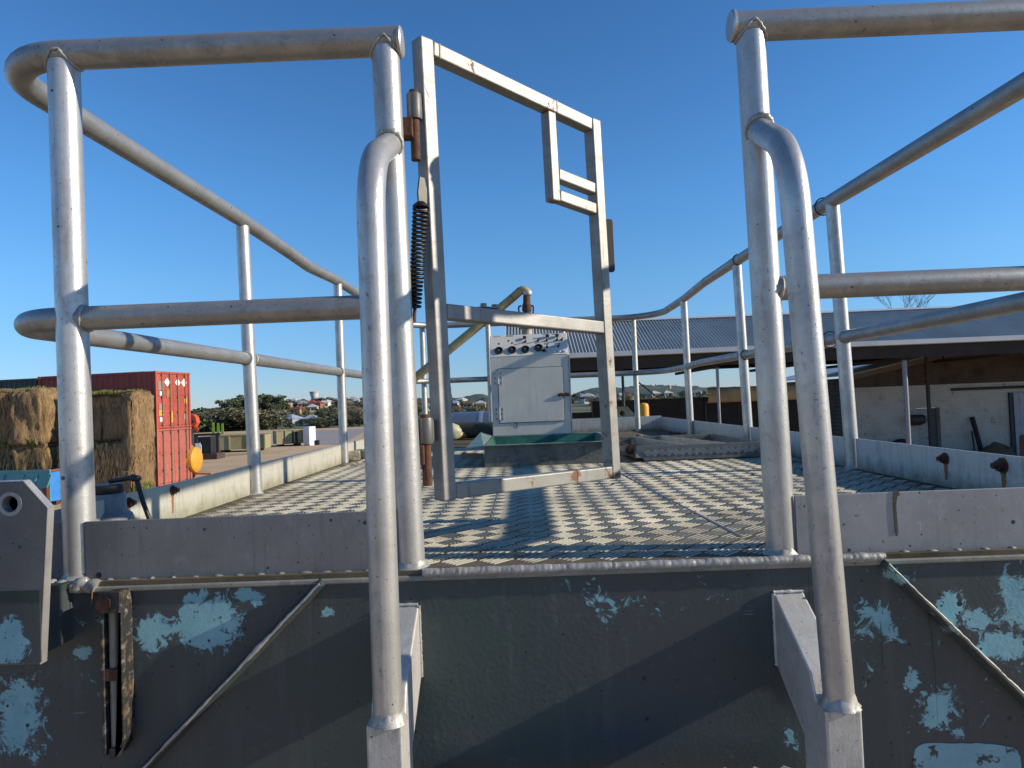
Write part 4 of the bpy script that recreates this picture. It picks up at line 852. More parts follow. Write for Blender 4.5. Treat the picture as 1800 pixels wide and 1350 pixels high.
def container(T, z0, H, L, mat, label, doors=None, Wd=2.44):
    base = T @ V((-L / 2, Wd / 2, z0)); t = thing('shipping_container', label, 'container', base, 'stacked shipping containers')
    m = MB(T); corr(m, -L + .12, -.12, .035, z0 + .15, z0 + H - .1, max(6, int(L / .28)), .036); m.build('side_panel', mat, t)
    m = MB(T); corr(m, -L + .12, -.12, Wd - .035, z0 + .15, z0 + H - .1, max(6, int(L / .28)), -.036, -1); m.build('side_panel', mat, t)
    m = MB(T); m.box(-L + .02, -.02, .02, Wd - .02, z0 + H - .07, z0 + H - .03); m.build('roof', mat, t)
    m = MB(T); m.box(-L + .03, -L + .06, .05, Wd - .05, z0 + .1, z0 + H - .08); m.build('end_wall', mat, t)
    if not doors: m = MB(T); m.box(-.06, -.03, .13, Wd - .13, z0 + .12, z0 + H - .12); m.build('end_wall', mat, t)
    for x in (-L + .06, -.06):
        for y in (.06, Wd - .06):
            m = MB(T); m.box(x - .06, x + .06, y - .06, y + .06, z0 + .12, z0 + H - .12); m.build('corner_post', mat, t)
            for z in (z0, z0 + H - .118): m = MB(T); m.box(x - .075, x + .075, y - .075, y + .075, z, z + .117); m.build('corner_casting', mat, t, .01)
    for y in (.05, Wd - .05):
        for z in (z0 + .02, z0 + H - .1): m = MB(T); m.box(-L + .14, -.14, y - .045, y + .045, z, z + .098); m.build('side_rail', mat, t)
    for z in (z0 + .02, z0 + H - .1): m = MB(T); m.box(-.11, -.01, .14, Wd - .14, z, z + .098); m.build('end_rail', mat, t)
    if doors:
        for k, (y0, y1) in enumerate(((.13, Wd / 2 - .006), (Wd / 2 + .006, Wd - .13))):
            m = MB(T); m.box(-.075, -.035, y0, y1, z0 + .13, z0 + H - .12)
            for zz in (.55, 1.05, 1.55, 2.05): m.box(-.0345, -.02, y0 + .04, y1 - .04, z0 + zz - .03, z0 + zz + .03)
            d = m.build('door', doors, t)
            for f in (.27, .78):
                yy = y0 + (y1 - y0) * f; m = MB(T); m.tube([(.012, yy, z0 + .05), (.012, yy, z0 + H - .05)], .019, 8); r_ = m.build('lock_rod', M['rod'], d)
                for zz in (.12, .7, 1.4, H - .2): m = MB(T); m.box(-.02, .034, yy - .05, yy + .05, z0 + zz, z0 + zz + .06); m.build('rod_bracket', M['rod'], r_)
    return t
zc = at(271, 652, 30.35).z; Hc = (zc - G) / 2 - .004
up = container(CT, G + Hc + .006, Hc, 6.06, M['cred'], 'faded red shipping container on top of the stack beside the bales', M['cred'])
lo = container(CT, G, Hc, 6.06, M['cred2'], 'rusty pale red shipping container at the bottom of the stack', M['cred2'])
container(CT @ Matrix.Translation((-6.25, .1, 0)), G + Hc + .002, Hc * .985, 6.06, M['cgreen'], 'dark green shipping container behind the bales at the left edge')
container(CT @ Matrix.Translation((-6.25, .1, 0)), G, Hc, 6.06, M['cred2'], 'red shipping container hidden low behind the left bales')
T2 = CT @ Matrix.Translation((-2.6, 2.7, 0)); container(T2, G + Hc + .03, Hc * 1.07, 6.06, M['cpink'], 'pale red container just showing its roof behind the top container'); container(T2, G, Hc + .02, 6.06, M['cred2'], 'red container standing behind the stack, hidden by the bales')
def plac(y, z, s, mat, diamond=False, w=1., par=up, name='placard'):
    m = MB(CT); zz = (G + Hc + .006 if par is up else G) + z
    pl = [(0, -s), (s * w, 0), (0, s), (-s * w, 0)] if diamond else [(-s * w, -s), (s * w, -s), (s * w, s), (-s * w, s)]
    m.prism(pl, (-.0185, y, zz), (0, 1, 0), (0, 0, 1), (.003, 0, 0)); m.build(name, M[mat], par)
for y in (.80, 1.55, 2.0): plac(y, 2.12, .20, 'placard', True)
for y, z, s, mt, w in ((.35, 1.95, .2, 'greypatch', .9), (.9, 1.6, .2, 'ochre', .8), (.35, 1.6, .1, 'placard', .7), (.35, 1.0, .16, 'greypatch', .9), (.35, .72, .13, 'tape', 1.2), (.35, .42, .1, 'placard', 1), (1.05, .52, .26, 'tape', .35), (2.1, 1.25, .12, 'tape', .8), (2.05, .5, .13, 'greypatch', .9)): plac(y, z, s, mt, False, w, up, 'sticker')

# ---------------------------------------------------------------- hay bales with grass on top
m = Mt('weathered_hay', (.29, .185, .085), .95); m.mix(m.rng(m.noise(1.3, 5, .65), .42, .64), (.16, .10, .055)); m.mix(m.rng(m.noise(1, 6, .75, (9, 9, 2.2), .8), .46, .60), (.42, .275, .13), amt=.8)
m.mix(m.rng(m.noise(1, 5, .7, (16, 16, 3), 1.2), .58, .70), (.055, .040, .028), amt=.85); m.mix(m.rng(m.noise(2.2, 3), .62, .7), (.13, .16, .04), amt=.35)
m.addh(m.noise(1, 6, .75, (10, 10, 2.5), 1.), 1.2).addh(m.noise(22, 5), .5); M['hay'] = m.done(1., .10)
mm = Mt('loose_straw', (.34, .22, .10), .9); mm.mix(mm.rng(mm.noise(6, 3), .4, .65), (.22, .14, .07)); M['straw'] = mm.done()
bale_meshes = {}
def bale_mesh(k, sx, sy, sz):
    bm = bmesh.new(); bmesh.ops.create_cube(bm, size=1); bmesh.ops.subdivide_edges(bm, edges=bm.edges[:], cuts=17, use_grid_fill=True)
    for v in bm.verts:
        c = v.co.copy(); q = V((c.x * sx, c.y * sy, c.z * sz)); rr = V((abs(c.x), abs(c.y), abs(c.z)))
        e = sorted(rr)[1]; edge = max(0, e - .38) / .12; n = c.normalized()
        w = .13 * mnoise.noise(q * 1.3 + V((k * 7, 0, 0))) + .10 * mnoise.noise(V((q.x * 5, q.y * 5, q.z * 1.6)) + V((k * 3, 1, 2))) + .035 * mnoise.noise(q * 11)
        v.co = q + n * (w - .24 * edge * edge)
    me = bpy.data.meshes.new('hay_bale'); bm.to_mesh(me); bm.free(); me.materials.append(M['hay'])
    for p in me.polygons: p.use_smooth = True
    return me
def bale(x, y, z, sx, sy, sz, label, k, yaw=0):
    key = (k % 4, round(sx, 2), round(sy, 2), round(sz, 2))
    if key not in bale_meshes: bale_meshes[key] = bale_mesh(*key)
    o = bpy.data.objects.new('hay_bale', bale_meshes[key]); col.objects.link(o); o.location = (x, y, z + EZ); o.rotation_euler = (0, 0, yaw + (math.pi if k % 2 else 0)); return tag(o, label, 'hay bale', 'stacked hay bales')
zt = at(60, 688, 28).z; hb = (zt - G) / 2.
for cidx, cx in enumerate((-24.1, -21.75, -19.85)):
    for r_ in range(2):
        w = (2.6, 2.45, 1.45)[cidx]
        bale(cx, 27.9 + rnd.uniform(-.15, .15), G + hb * (r_ + .5), w, 2.0, hb * 1.06, '%s hay bale of the tall left stack, %s column' % (('lower', 'upper')[r_], ('outermost', 'middle', 'right-hand')[cidx]), r_ + cidx * 3, .10 + rnd.uniform(-.04, .04))
# right stack: turned like the containers, its near face in shade and its right end in the sun
zt2 = at(220, 692, 28).z; ya = math.radians(-8.6); xr = at(232, 760, 26.9).x; RT_ = Matrix.Translation((xr, 26.9, 0)) @ Matrix.Rotation(ya, 4, 'Z')
z_ = [G, G + (zt2 - G) * .27, G + (zt2 - G) * .53, zt2]
for r_ in range(3):
    for c_ in range(2):
        q = RT_ @ V(((-.85, -2.35)[c_], (.62, .66, .85 + .1 * c_)[r_], 0)); w = (1.72, 1.5)[c_]
        bale(q.x, q.y, (z_[r_] + z_[r_ + 1]) / 2, w, (1.3, 1.3, 1.05)[r_], (z_[r_ + 1] - z_[r_]) * 1.05, '%s hay bale in the %s of the stack beside the red container' % (('lowest', 'middle', 'tall top')[r_], ('right-hand column', 'left-hand column')[c_]), r_ * 2 + c_ + 1, ya + rnd.uniform(-.02, .02))
q = RT_ @ V((-.26, .62, 0)); bale(q.x, q.y, (G + zt2) / 2 - .02, .58, 1.32, zt2 - G - .1, 'ragged upright hay bale forming the sunlit end of the right stack', 3, ya)
# loose straw hanging from the cut faces
m = MB(); r2 = random.Random(5)
for (x0, x1, yf, z0, z1, n) in ((-25.3, -19.1, 26.93, G, zt, 9000), (xr - 3.0, xr - .05, 26.95, G, z_[2], 1800)):
    for k in range(n):
        c = V((r2.uniform(x0, x1), yf + r2.uniform(-.10, .10), r2.uniform(z0 + .2, z1))); l = r2.uniform(.12, .5); d = V((r2.uniform(-.35, .35), r2.uniform(-.12, .02), -1)).normalized() * l; w = V((r2.uniform(.006, .016), 0, 0))
        m.add([c - w, c + w, c + d], [(0, 1, 2)])
for k in range(2200):
    c = RT_ @ V((r2.uniform(-.06, .05), r2.uniform(.0, 1.25), r2.uniform(G + .2, zt2 - .1))); d = V((r2.uniform(0, .06), r2.uniform(-.3, .3), -1)).normalized() * r2.uniform(.12, .5); w = V((0, r2.uniform(.006, .016), 0)); m.add([c - w, c + w, c + d], [(0, 1, 2)])
tag(m.build('loose_straw', M['straw']), 'loose straw hanging from the cut faces of the hay stacks', 'straw', kind='stuff')
M['grass'] = Mt('fresh_grass', (.17, .19, .04), .8); mm = M['grass']; mm.mix(mm.rng(mm.noise(1.2, 4), .4, .65), (.26, .23, .07)); mm.mix(mm.rng(mm.noise(4, 3), .55, .7), (.07, .13, .02)); M['grass'] = mm.done()
def grass(name, label, regions, n, hmin, hmax, mat='grass'):
    m = MB(); r2 = random.Random(len(label))
    for (x0, x1, y0, y1, z) in regions:
        for k in range(n):
            x, y = r2.uniform(x0, x1), r2.uniform(y0, y1); h = r2.uniform(hmin, hmax) * (.6 + .6 * abs(mnoise.noise((x * 1.3, y * 1.3, z)))); a = r2.uniform(0, 3.14); w = r2.uniform(.012, .03); b = V((r2.uniform(-.5, .5), r2.uniform(-.5, .5), 1)) * h; d = V((math.cos(a), math.sin(a), 0)) * w; c = V((x, y, z))
            m.add([c - d, c + d, c + b], [(0, 1, 2)])
    return tag(m.build(name, M[mat]), label, 'grass', kind='stuff')
grass('bale_grass', 'bright green grass sprouting along the tops of the hay stacks', [(-25.2, -19.25, 27.0, 28.9, zt - .02), (xr - 3.0, xr - .15, 27.3, 28.4, zt2 - .02)], 4200, .08, .26)
grass('weed_tuft', 'green weeds growing at the foot of the bales and on their seams', [(xr - .1, xr + .55, 26.6, 27.6, G), (xr - .0, xr + .4, 26.9, 27.7, G + .3),  (-21.2, -20.5, 26.8, 26.98, G + hb * 1.0), (-20.0, -19.3, 26.75, 26.95, G + hb * 1.02)], 260, .2, .5)
# ---------------------------------------------------------------- open shed with corrugated roof
shed = thing('open_shed', 'long open-fronted shed with corrugated grey metal roof on steel posts', 'shed', (13, 28.5, G))
mm = Mt('zinc_roof', (.38, .40, .375), .5, .15); mm.mix(mm.rng(mm.noise(.5, 4), .4, .65), (.31, .325, .305)); mm.mix(mm.rng(mm.noise(1, 4, .6, (6, .4, .4)), .56, .7), (.22, .22, .22), amt=.4); M['roof'] = mm.done()
mm = plain('gutter_paint', (.50, .51, .52), .5, .1, .15, 2); M['gutter'] = mm; M['darksteel'] = plain('dark_steel', (.045, .045, .048), .6, .3); M['greysteel'] = plain('grey_steel', (.26, .27, .29), .5, .3); M['darkwood'] = plain('dark_timber', (.040, .030, .022), .9, 0, .4, 3)
Ye, Yr_ = 25.0, 28.6; ze, zr = at(1200, 614, Ye).z, at(1200, 560, Yr_).z; X0, X1 = -.62, 40.0  # shed lengthened out of view on the right to shade the workshop
def roof_slope(ya, za, yb, zb, name):
    pitch = .125; n = int((X1 - X0) / pitch); xs = []; hs = []
    for i in range(n * 6 + 1): xs.append(X0 + i * pitch / 6); hs.append(.032 * math.cos(2 * math.pi * i / 6))
    k = len(xs); nn = V((0, -(zb - za), yb - ya)).normalized(); nn = nn if nn.z > 0 else -nn
    m = MB(); m.add([V((x, ya, za)) + nn * h for x, h in zip(xs, hs)] + [V((x, yb, zb)) + nn * h for x, h in zip(xs, hs)], [(i, i + 1, k + i + 1, k + i) for i in range(k - 1)], True); return m.build(name, M['roof'], shed)
roof_slope(Ye, ze, Yr_, zr, 'roof_sheet'); roof_slope(Yr_ + .02, zr, 32.4, ze, 'roof_sheet')
m = MB(); m.prism([(-.16, -.045), (0, .03), (.16, -.045), (.16, -.03), (0, .05), (-.16, -.03)], (X0, Yr_, zr + .02), (0, 1, 0), (0, 0, 1), (X1 - X0, 0, 0)); m.build('ridge_cap', M['gutter'], shed)
m = MB(); m.prism([(-.14, .02), (-.15, -.15), (-.02, -.17), (0, -.17), (0, .0), (-.015, .0), (-.02, -.15), (-.125, -.135), (-.12, .02)], (X0, Ye + .02, ze), (0, 1, 0), (0, 0, 1), (X1 - X0, 0, 0)); m.build('gutter', M['gutter'], shed)
m = MB(); m.box(X0, X1, Ye + .06, Ye + .16, ze - .62, ze - .05); m.build('eave_beam', M['darkwood'], shed)
m = MB(); m.box(X0, X1, 32.2, 32.3, ze - .5, ze - .05); m.build('eave_beam', M['darkwood'], shed)
for k in range(5):
    t = (k + .5) / 5; m = MB(); m.box(X0, X1, Ye + .2 + t * 3.3, Ye + .28 + t * 3.3, ze + (zr - ze) * t - .17, ze + (zr - ze) * t - .03); m.build('purlin', M['darkwood'], shed)
for px in (1000, 1096, 1263, 1430, 1590, 1760):
    x = at(px, 700, Ye + .3).x; m = MB(); m.box(x - .05, x + .05, Ye + .2, 32.1, ze - .72, ze - .6); tr = m.build('tie_beam', M['darkwood'], shed)
    m = MB(); m.bar((x, 28.6, ze - .6), (x, 28.6, zr - .06), .06, .06, (1, 0, 0)); m.build('king_post', M['darkwood'], tr)
for px, Y, w, mt in ((1096, Ye + .25, .05, 'darksteel'), (1263, Ye + .25, .055, 'greysteel'), (1593, Ye + .25, .085, 'greysteel'), (1632, 28.4, .075, 'darksteel'), (1960, Ye + .25, .08, 'greysteel'), (1263, 32.0, .05, 'darksteel'), (930, Ye + .25, .05, 'darksteel')):
    x = at(px, 700, Y).x; m = MB(); m.tube([(x, Y, G), (x, Y, ze - .72 if Y < 27 or Y > 30 else zr - .3)], w, 12); m.build('post', M[mt], shed)
a, b = at(1117, 668, Ye + .25), at(1158, 700, Ye + .25); m = MB(); m.bar(a, b, .05, .05); m.build('brace', M['darksteel'], shed)
# boarded right end wall, unseen, closed up to the roof to keep sun out
for i in range(18):
    y0 = Ye + .5 + i * .4; m = MB(); m.box(X1 - .06 + (i % 2) * .01, X1 - .03 + (i % 2) * .01, y0, y0 + .39, G, ze - .1 + (zr - ze) * (1 - abs(y0 - 28.6) / 3.9)); m.build('wall_board', M['darkwood'], shed)

# sleeper wall under the roof, its shade put into the timber colour
wl = thing('sleeper_wall', 'black-brown wall of stacked timber sleepers under the shed roof', 'wall', (7, 27.2, G))
zt3 = at(1150, 701.5, 27.2).z; xa, xb = at(1041, 720, 27.2).x, at(1440, 720, 27.2).x; nb = 4; L = (xb - xa) / nb; H = .21; sl_me = None
M['sleeper'] = plain('shade_dark_sleeper', (.022, .016, .012), .9, 0, .5, 2.5, bump=.6)
nrow = int((zt3 - G) / H) + 1
for b_ in range(-1, nb):
    for r_ in range(nrow):
        z1 = zt3 - r_ * H
        if b_ == -1:
            if r_ < 2: continue
            x0, x1 = xa - 1.6, xa - .03
        else: x0, x1 = xa + b_ * L + .03, xa + (b_ + 1) * L - .03
        dy = rnd.uniform(-.02, .02); m = MB(); m.box(x0, x1, 27.2 + dy, 27.36 + dy, max(G, z1 - H + .003), z1); m.build('sleeper', M['sleeper'], wl)
for b_ in range(nb + 1): x = xa + b_ * L; m = MB(); m.box(x - .028, x + .028, 27.12, 27.4, G, zt3 + .02); m.build('upright', M['darksteel'], wl)
# folded tan canvas lying over the wall
tp = thing('canvas_roll', 'tan canvas sheet rolled over the top of the dark sleeper wall', 'canvas', (10, 27.1, zt3 - .4))
mm = Mt('tan_canvas', (.36, .27, .15), .9); mm.mix(mm.rng(mm.noise(1.2, 4), .45, .65), (.26, .19, .10)); mm.mix(mm.rng(mm.noise(5, 4), .58, .7), (.15, .11, .07), amt=.5); M['canvas'] = mm.done()
xa2, xb2 = at(1243, 690, 26.9).x, at(1450, 690, 26.9).x; zc2 = at(1300, 693, 26.9).z; pr = []
for k in range(19): a = math.radians(-115 + 205 * k / 18); pr.append((-.26 * math.cos(a) * .8 , .30 * math.sin(a)))
pr2 = [(a * .93, b * .93) for a, b in pr[::-1]]
m = MB(); m.prism(pr + pr2, (xa2, 26.95, zc2), (0, 1, 0), (0, 0, 1), (xb2 - xa2, 0, 0)); m.build('sheet', M['canvas'], tp)
m = MB(); m.box(xa2 + .1, xb2 - .1, 26.97, 27.35, zt3 + .021, zt3 + .12); m.build('folded_layer', M['canvas'], tp, .03)

# ---------------------------------------------------------------- brick workshop behind
ws = thing('brick_workshop', 'old brick workshop, white painted below and bare brown above, grey sheet roof', 'building', (20, 33, G))
mm = Mt('white_brick', (.50, .48, .43), .85)
bt = mm.n.new('ShaderNodeTexBrick'); mp = mm.n.new('ShaderNodeMapping'); mp.inputs['Rotation'].default_value = (math.radians(90), 0, 0); mm.L(mm.co, mp.inputs[0]); mm.L(mp.outputs[0], bt.inputs['Vector'])
bt.inputs['Scale'].default_value = 1.0; bt.inputs['Brick Width'].default_value = .24; bt.inputs['Row Height'].default_value = .085; bt.inputs['Mortar Size'].default_value = .007
mm.mix(bt.outputs['Fac'], (.30, .28, .25)); mm.mix(mm.rng(mm.noise(.9, 6, .7), .45, .66), (.33, .30, .25), amt=.8); mm.mix(mm.rng(mm.noise(3, 6, .75, (1, 1, .6)), .60, .68), (.10, .075, .055), amt=.9); mm.addh(bt.outputs['Fac'], -1.); M['wbrick'] = mm.done(.6, .02)
mm = Mt('bare_brick', (.075, .048, .034), .9); bt = mm.n.new('ShaderNodeTexBrick'); mp = mm.n.new('ShaderNodeMapping'); mp.inputs['Rotation'].default_value = (math.radians(90), 0, 0); mm.L(mm.co, mp.inputs[0]); mm.L(mp.outputs[0], bt.inputs['Vector'])
bt.inputs['Scale'].default_value = 1.0; bt.inputs['Brick Width'].default_value = .24; bt.inputs['Row Height'].default_value = .085; bt.inputs['Mortar Size'].default_value = .01; mm.mix(bt.outputs['Fac'], (.11, .095, .08)); mm.mix(mm.rng(mm.noise(1.5, 5), .45, .65), (.045, .03, .022)); mm.addh(bt.outputs['Fac'], -1.); M['bbrick'] = mm.done(.6, .02)
YB = 29.2; xw0 = at(1492, 700, YB).x; xd0, xd1 = at(1612, 740, YB).x, at(1653, 740, YB).x; zd = at(1630, 717, YB).z; zs = at(1620, 677, YB).z; xw1 = 39.
g0 = at(1487, 661, YB); g1 = at(1610, 632, YB); sl_ = (g1.z - g0.z) / (g1.x - g0.x); xap = 21.5; zap = g0.z + sl_ * (xap - g0.x)
m = MB(); m.box(xw0, xd0, YB, YB + .3, G, zs); m.build('wall', M['wbrick'], ws); m = MB(); m.box(xd1, xw1, YB, YB + .3, G, zs); m.build('wall', M['wbrick'], ws); m = MB(); m.box(xd0, xd1, YB, YB + .3, zd, zs); m.build('lintel', M['wbrick'], ws)
m = MB(); m.prism([(xw0, zs + .001), (xw1, zs + .001), (xw1, g0.z + .3), (xap, zap - .06), (xw0, g0.z - .06 + sl_ * (xw0 - g0.x))], (0, YB + .02, 0), (1, 0, 0), (0, 0, 1), (0, .27, 0)); m.build('gable', M['bbrick'], ws)
m = MB(); m.box(xw0, xw0 + .3, YB + .31, 38, G, g0.z - .08); m.build('wall', M['bbrick'], ws)
M['rooflight'] = plain('pale_sheet_roof', (.42, .45, .48), .5, .2, .15, 1.)
m = MB(); o = V((g0.x, YB - .25, g0.z)); m.prism([(0, 0), (xap - g0.x, zap - g0.z), (xap - g0.x, zap - g0.z + .05), (0, .05)], o, (1, 0, 0), (0, 0, 1), (0, 9.5, 0)); m.build('roof', M['rooflight'], ws)
m = MB(); m.prism([(0, 0), (8.5, g0.z + .3 - zap), (8.5, g0.z + .35 - zap), (0, .05)], (xap, YB - .25, zap), (1, 0, 0), (0, 0, 1), (0, 9.5, 0)); m.build('roof', M['rooflight'], ws)
m = MB(); m.prism([(0, -.20), (xap - g0.x, zap - g0.z - .20), (xap - g0.x, zap - g0.z), (0, 0)], o - V((0, .03, 0)), (1, 0, 0), (0, 0, 1), (0, .04, 0)); m.build('barge_board', plain('barge', (.16, .13, .10), .8), ws)
xm = xd0 + (xd1 - xd0) * .62
m = MB(); m.box(xd0 + .02, xm, YB + .10, YB + .15, G, zd - .02); dr = m.build('door', plain('door_grey_white', (.34, .33, .31), .6), ws); m = MB(); m.lathe((xm - .12, YB + .10, G + 1.0), (0, -1, 0), [(.03, 0), (.03, .06)], 10); m.build('handle', M['darksteel'], dr)
m = MB(); m.box(xm + .02, xd1 - .02, YB + .22, YB + .26, G, zd - .02); m.build('door', plain('doorway_shade', (.10, .095, .09), .6), ws)  # dark panel paints the shade inside the open part of the doorway
m = MB(); x0 = at(1673, 685, YB - .1).x; m.tube([(x0, YB - .08, at(1673, 685, YB).z), (x0 + 4.5, YB - .08, at(1673, 685, YB).z)], .055, 8); m.build('door_track', M['darksteel'], ws)
x0 = at(1777, 740, YB - .1).x; m = MB(); m.box(x0, x0 + .14, YB - .09, YB - .001, G, at(1777, 690, YB).z); m.build('door_jamb', M['darksteel'], ws)
m = MB()
for i in range(10): m = MB(); m.box(x0 + .16 + i * .22, x0 + .37 + i * .22, YB - .12, YB - .08 + (i % 2) * .015, G + .05, at(1777, 687, YB).z - .1); m.build('sliding_door_sheet', plain('sheet_grey', (.30, .32, .37), .5, .2) if i == 0 else bpy.data.materials['sheet_grey'], ws)
# things on and against the wall
p = at(1614, 737, YB - .4); mo = thing('electric_motor', 'dark electric motor with pale end mounted by the workshop door', 'motor', (p.x, YB - .45, p.z - .3))
m = MB(); m.lathe((p.x - .32, YB - .4, p.z), (1, -.35, 0), [(.16, 0), (.2, .04), (.2, .46), (.17, .5)], 20); m.build('housing', M['darksteel'], mo); m = MB(); m.lathe((p.x + .17, YB - .58, p.z), (1, -.35, 0), [(.15, 0), (.14, .05), (.05, .06), (.04, .2)], 16); m.build('end_bell', plain('motor_end', (.35, .36, .36), .5, .4), mo)
m = MB(); m.box(p.x - .28, p.x + .2, YB - .3, YB - .001, p.z - .26, p.z - .2); m.build('bracket', M['darksteel'], mo)
p = at(1582, 765, YB - .3); wh = thing('old_wheel', 'dark spoked wheel leaning on the workshop wall', 'wheel', (p.x, YB - .3, G))
R = .52; n = V((-.75, -.65, .1)).normalized(); c = V((p.x, YB - .35, G + R)); u = n.orthogonal().normalized(); w_ = n.cross(u)
m = MB(); m.tube([c + (u * math.cos(k * math.pi / 16) + w_ * math.sin(k * math.pi / 16)) * (R - .07) for k in range(32)], .07, 10, closed=True); m.build('tyre', M['black'], wh)
for k in range(3): d = u * math.cos(k * math.pi / 3) + w_ * math.sin(k * math.pi / 3); m = MB(); m.tube([c - d * (R - .1), c + d * (R - .1)], .03, 8); m.build('spoke', M['greysteel'], wh)
a, b = at(1708, 733, YB - .1), at(1728, 800, YB - .55); m = MB(); m.bar((a.x, YB - .12, a.z), (b.x, YB - .6, G), .20, .10, (1, 0, 0)); tag(m.build('leaning_plank', M['darkwood'], None, .01), 'thick dark timber plank leaning on the white workshop wall', 'plank')
a, b = at(1710, 758, YB - .1), at(1716, 800, YB - .5); m = MB(); m.tube([(a.x, YB - .05, a.z), (b.x, YB - .45, G)], .035, 8); tag(m.build('leaning_rod', M['darksteel']), 'thin dark rod leaning beside the timber plank', 'rod')
p = at(1750, 790, YB - .8); m = MB(); r2 = random.Random(3)
bm = bmesh.new(); bmesh.ops.create_icosphere(bm, subdivisions=3, radius=1)
for v in bm.verts: q = v.co.copy(); v.co = V((q.x * .75, q.y * .5, max(-.0, q.z) * .75)) * (1 + .25 * mnoise.noise(q * 2.2)) + V((p.x, YB - .9, G))
bm.verts.ensure_lookup_table(); m.add([v.co for v in bm.verts], [tuple(v.index for v in f.verts) for f in bm.faces]); bm.free(); tag(m.build('rubble_heap', plain('brown_heap', (.10, .075, .05), .95)), 'brown heap of rubbish against the white workshop wall', 'heap')
p = at(1675, 790, YB - .5); bx = thing('low_trestle', 'low dark trestle table by the workshop door', 'table', (p.x, YB - .5, G)); m = MB(); m.box(p.x - .6, p.x + .7, YB - .8, YB - .3, G + .42, G + .48); m.build('top', M['darksteel'], bx)
for dx in (-.5, .6):
    for dy in (-.75, -.35): m = MB(); m.box(p.x + dx - .03, p.x + dx + .03, YB + dy - .03, YB + dy + .03, G, G + .42); m.build('leg', M['darksteel'], bx)
p = at(1798, 765, 20); m = MB(); m.lathe((p.x + .04, 20, G), (0, 0, 1), [(.13, 0), (.13, (p.z - G) - .06), (.10, p.z - G), (.03, p.z - G + .03)], 16); tag(m.build('bollard', M['rust']), 'rusty steel bollard at the right edge of the picture', 'bollard')

# ---------------------------------------------------------------- things in the yard, left
sk = thing('skip_bin', 'turquoise and blue skip bin standing in front of the hay', 'skip bin', (-18.6, 25.6, G))
mm = Mt('turquoise_paint', (.07, .26, .31), .5); mm.mix(mm.rng(mm.noise(2, 5), .42, .65), (.10, .32, .35)); mm.mix(mm.rng(mm.noise(7, 6, .7), .60, .68), (.14, .06, .03), .8, amt=.8); M['turq'] = mm.done(); M['skblue'] = plain('bright_blue_paint', (.04, .22, .62), .45, 0, .25, 3); M['rustrim'] = plain('rusty_rim', (.24, .08, .04), .85, 0, .4, 6)
ST = Matrix.Translation((at(98, 880, 25.6).x, 25.3, 0)) @ Matrix.Rotation(math.radians(-9), 4, 'Z'); Lb, Wb = 4.4, 1.9; zt4 = at(60, 830, 25.4).z; zb = G + .16
def sp(x, y, z): return (x, y, z)
m = MB(ST); m.prism([(-Lb, zt4), (0, zt4), (0, zb), (-Lb + .9, zb)], (0, 0, 0), (1, 0, 0), (0, 0, 1), (0, .03, 0)); m.build('side_panel', M['turq'], sk)
m = MB(ST); m.prism([(-Lb, zt4), (0, zt4), (0, zb), (-Lb + .9, zb)], (0, Wb - .03, 0), (1, 0, 0), (0, 0, 1), (0, .03, 0)); m.build('side_panel', M['turq'], sk)
m = MB(ST); m.box(-.03, 0, .031, Wb - .031, zb, zt4 - .02); m.build('end_panel', M['skblue'], sk); m = MB(ST); m.box(-Lb + .9, -.031, .031, Wb - .031, zb, zb + .03); m.build('floor', M['turq'], sk)
for y in (-.04, Wb - .04): m = MB(ST); m.box(-Lb, .04, y, y + .08, zt4 + .001, zt4 + .08); m.build('rim', M['turq'] if y < 0 else M['rustrim'], sk)
m = MB(ST); m.box(-.03, .05, .05, Wb - .05, zt4 + .001, zt4 + .08); m.build('rim', M['rustrim'], sk)
for x in (-.15, -.75, -1.35, -2.2, -3.0): m = MB(ST); m.bar((x, -.035, zb + .45), (x + .25, -.035, zt4 - .1), .07, .07, (0, 1, 0)); m.build('rib', M['turq'], sk)
m = MB(ST); m.box(-3.2, -.1, -.07, -.001, zb + .36, zb + .44); m.build('rib', M['turq'], sk)
for y in (.25, Wb - .45): m = MB(ST); m.box(-Lb + 1.0, .02, y, y + .18, G, zb - .001); m.build('skid', M['rust'], sk)
p = at(82, 870, 22.6); m = MB(); m.box(p.x - .075, p.x + .075, 22.5, 22.65, G, at(82, 857, 22.6).z); tag(m.build('steel_stake', M['rust'], None, .01), 'square rusty steel stake in front of the blue skip bin', 'stake')
p = at(343, 808, 33); ft = thing('fuel_tank', 'yellow round-ended fuel tank trailer right of the container stack', 'fuel tank', (p.x - .6, 33, G))
M['yellow'] = plain('yellow_paint', (.60, .30, .03), .45, 0, .2, 2.5); R = .63; zc3 = at(340, 808, 33).z
m = MB(); m.lathe((p.x - 2.6, 33, zc3), (1, 0, 0), [(.15, 0), (.45, .05), (R, .18), (R, 2.62), (R * .96, 2.69), (R * .8, 2.75), (R * .5, 2.79), (.1, 2.81)], 32); m.build('barrel', M['yellow'], ft)
m = MB(); m.bar((p.x - .3, 33, G + .35), (p.x + 1.0, 32.6, G + .32), .1, .08); m.build('drawbar', M['yellow'], ft); m = MB(); m.lathe((p.x - .6, 32.3, G + .3), (0, 1, 0), [(.2, 0), (.3, .02), (.3, .18), (.2, .2)], 20); m.build('wheel', M['black'], ft); m = MB(); m.lathe((p.x - .6, 33.5, G + .3), (0, 1, 0), [(.2, 0), (.3, .02), (.3, .18), (.2, .2)], 20); m.build('wheel', M['black'], ft)
m = MB(); m.lathe((p.x - .2, 33, zc3 + R - .02), (0, 0, 1), [(.09, 0), (.09, .08), (.06, .1)], 12); m.build('filler_cap', M['yellow'], ft)
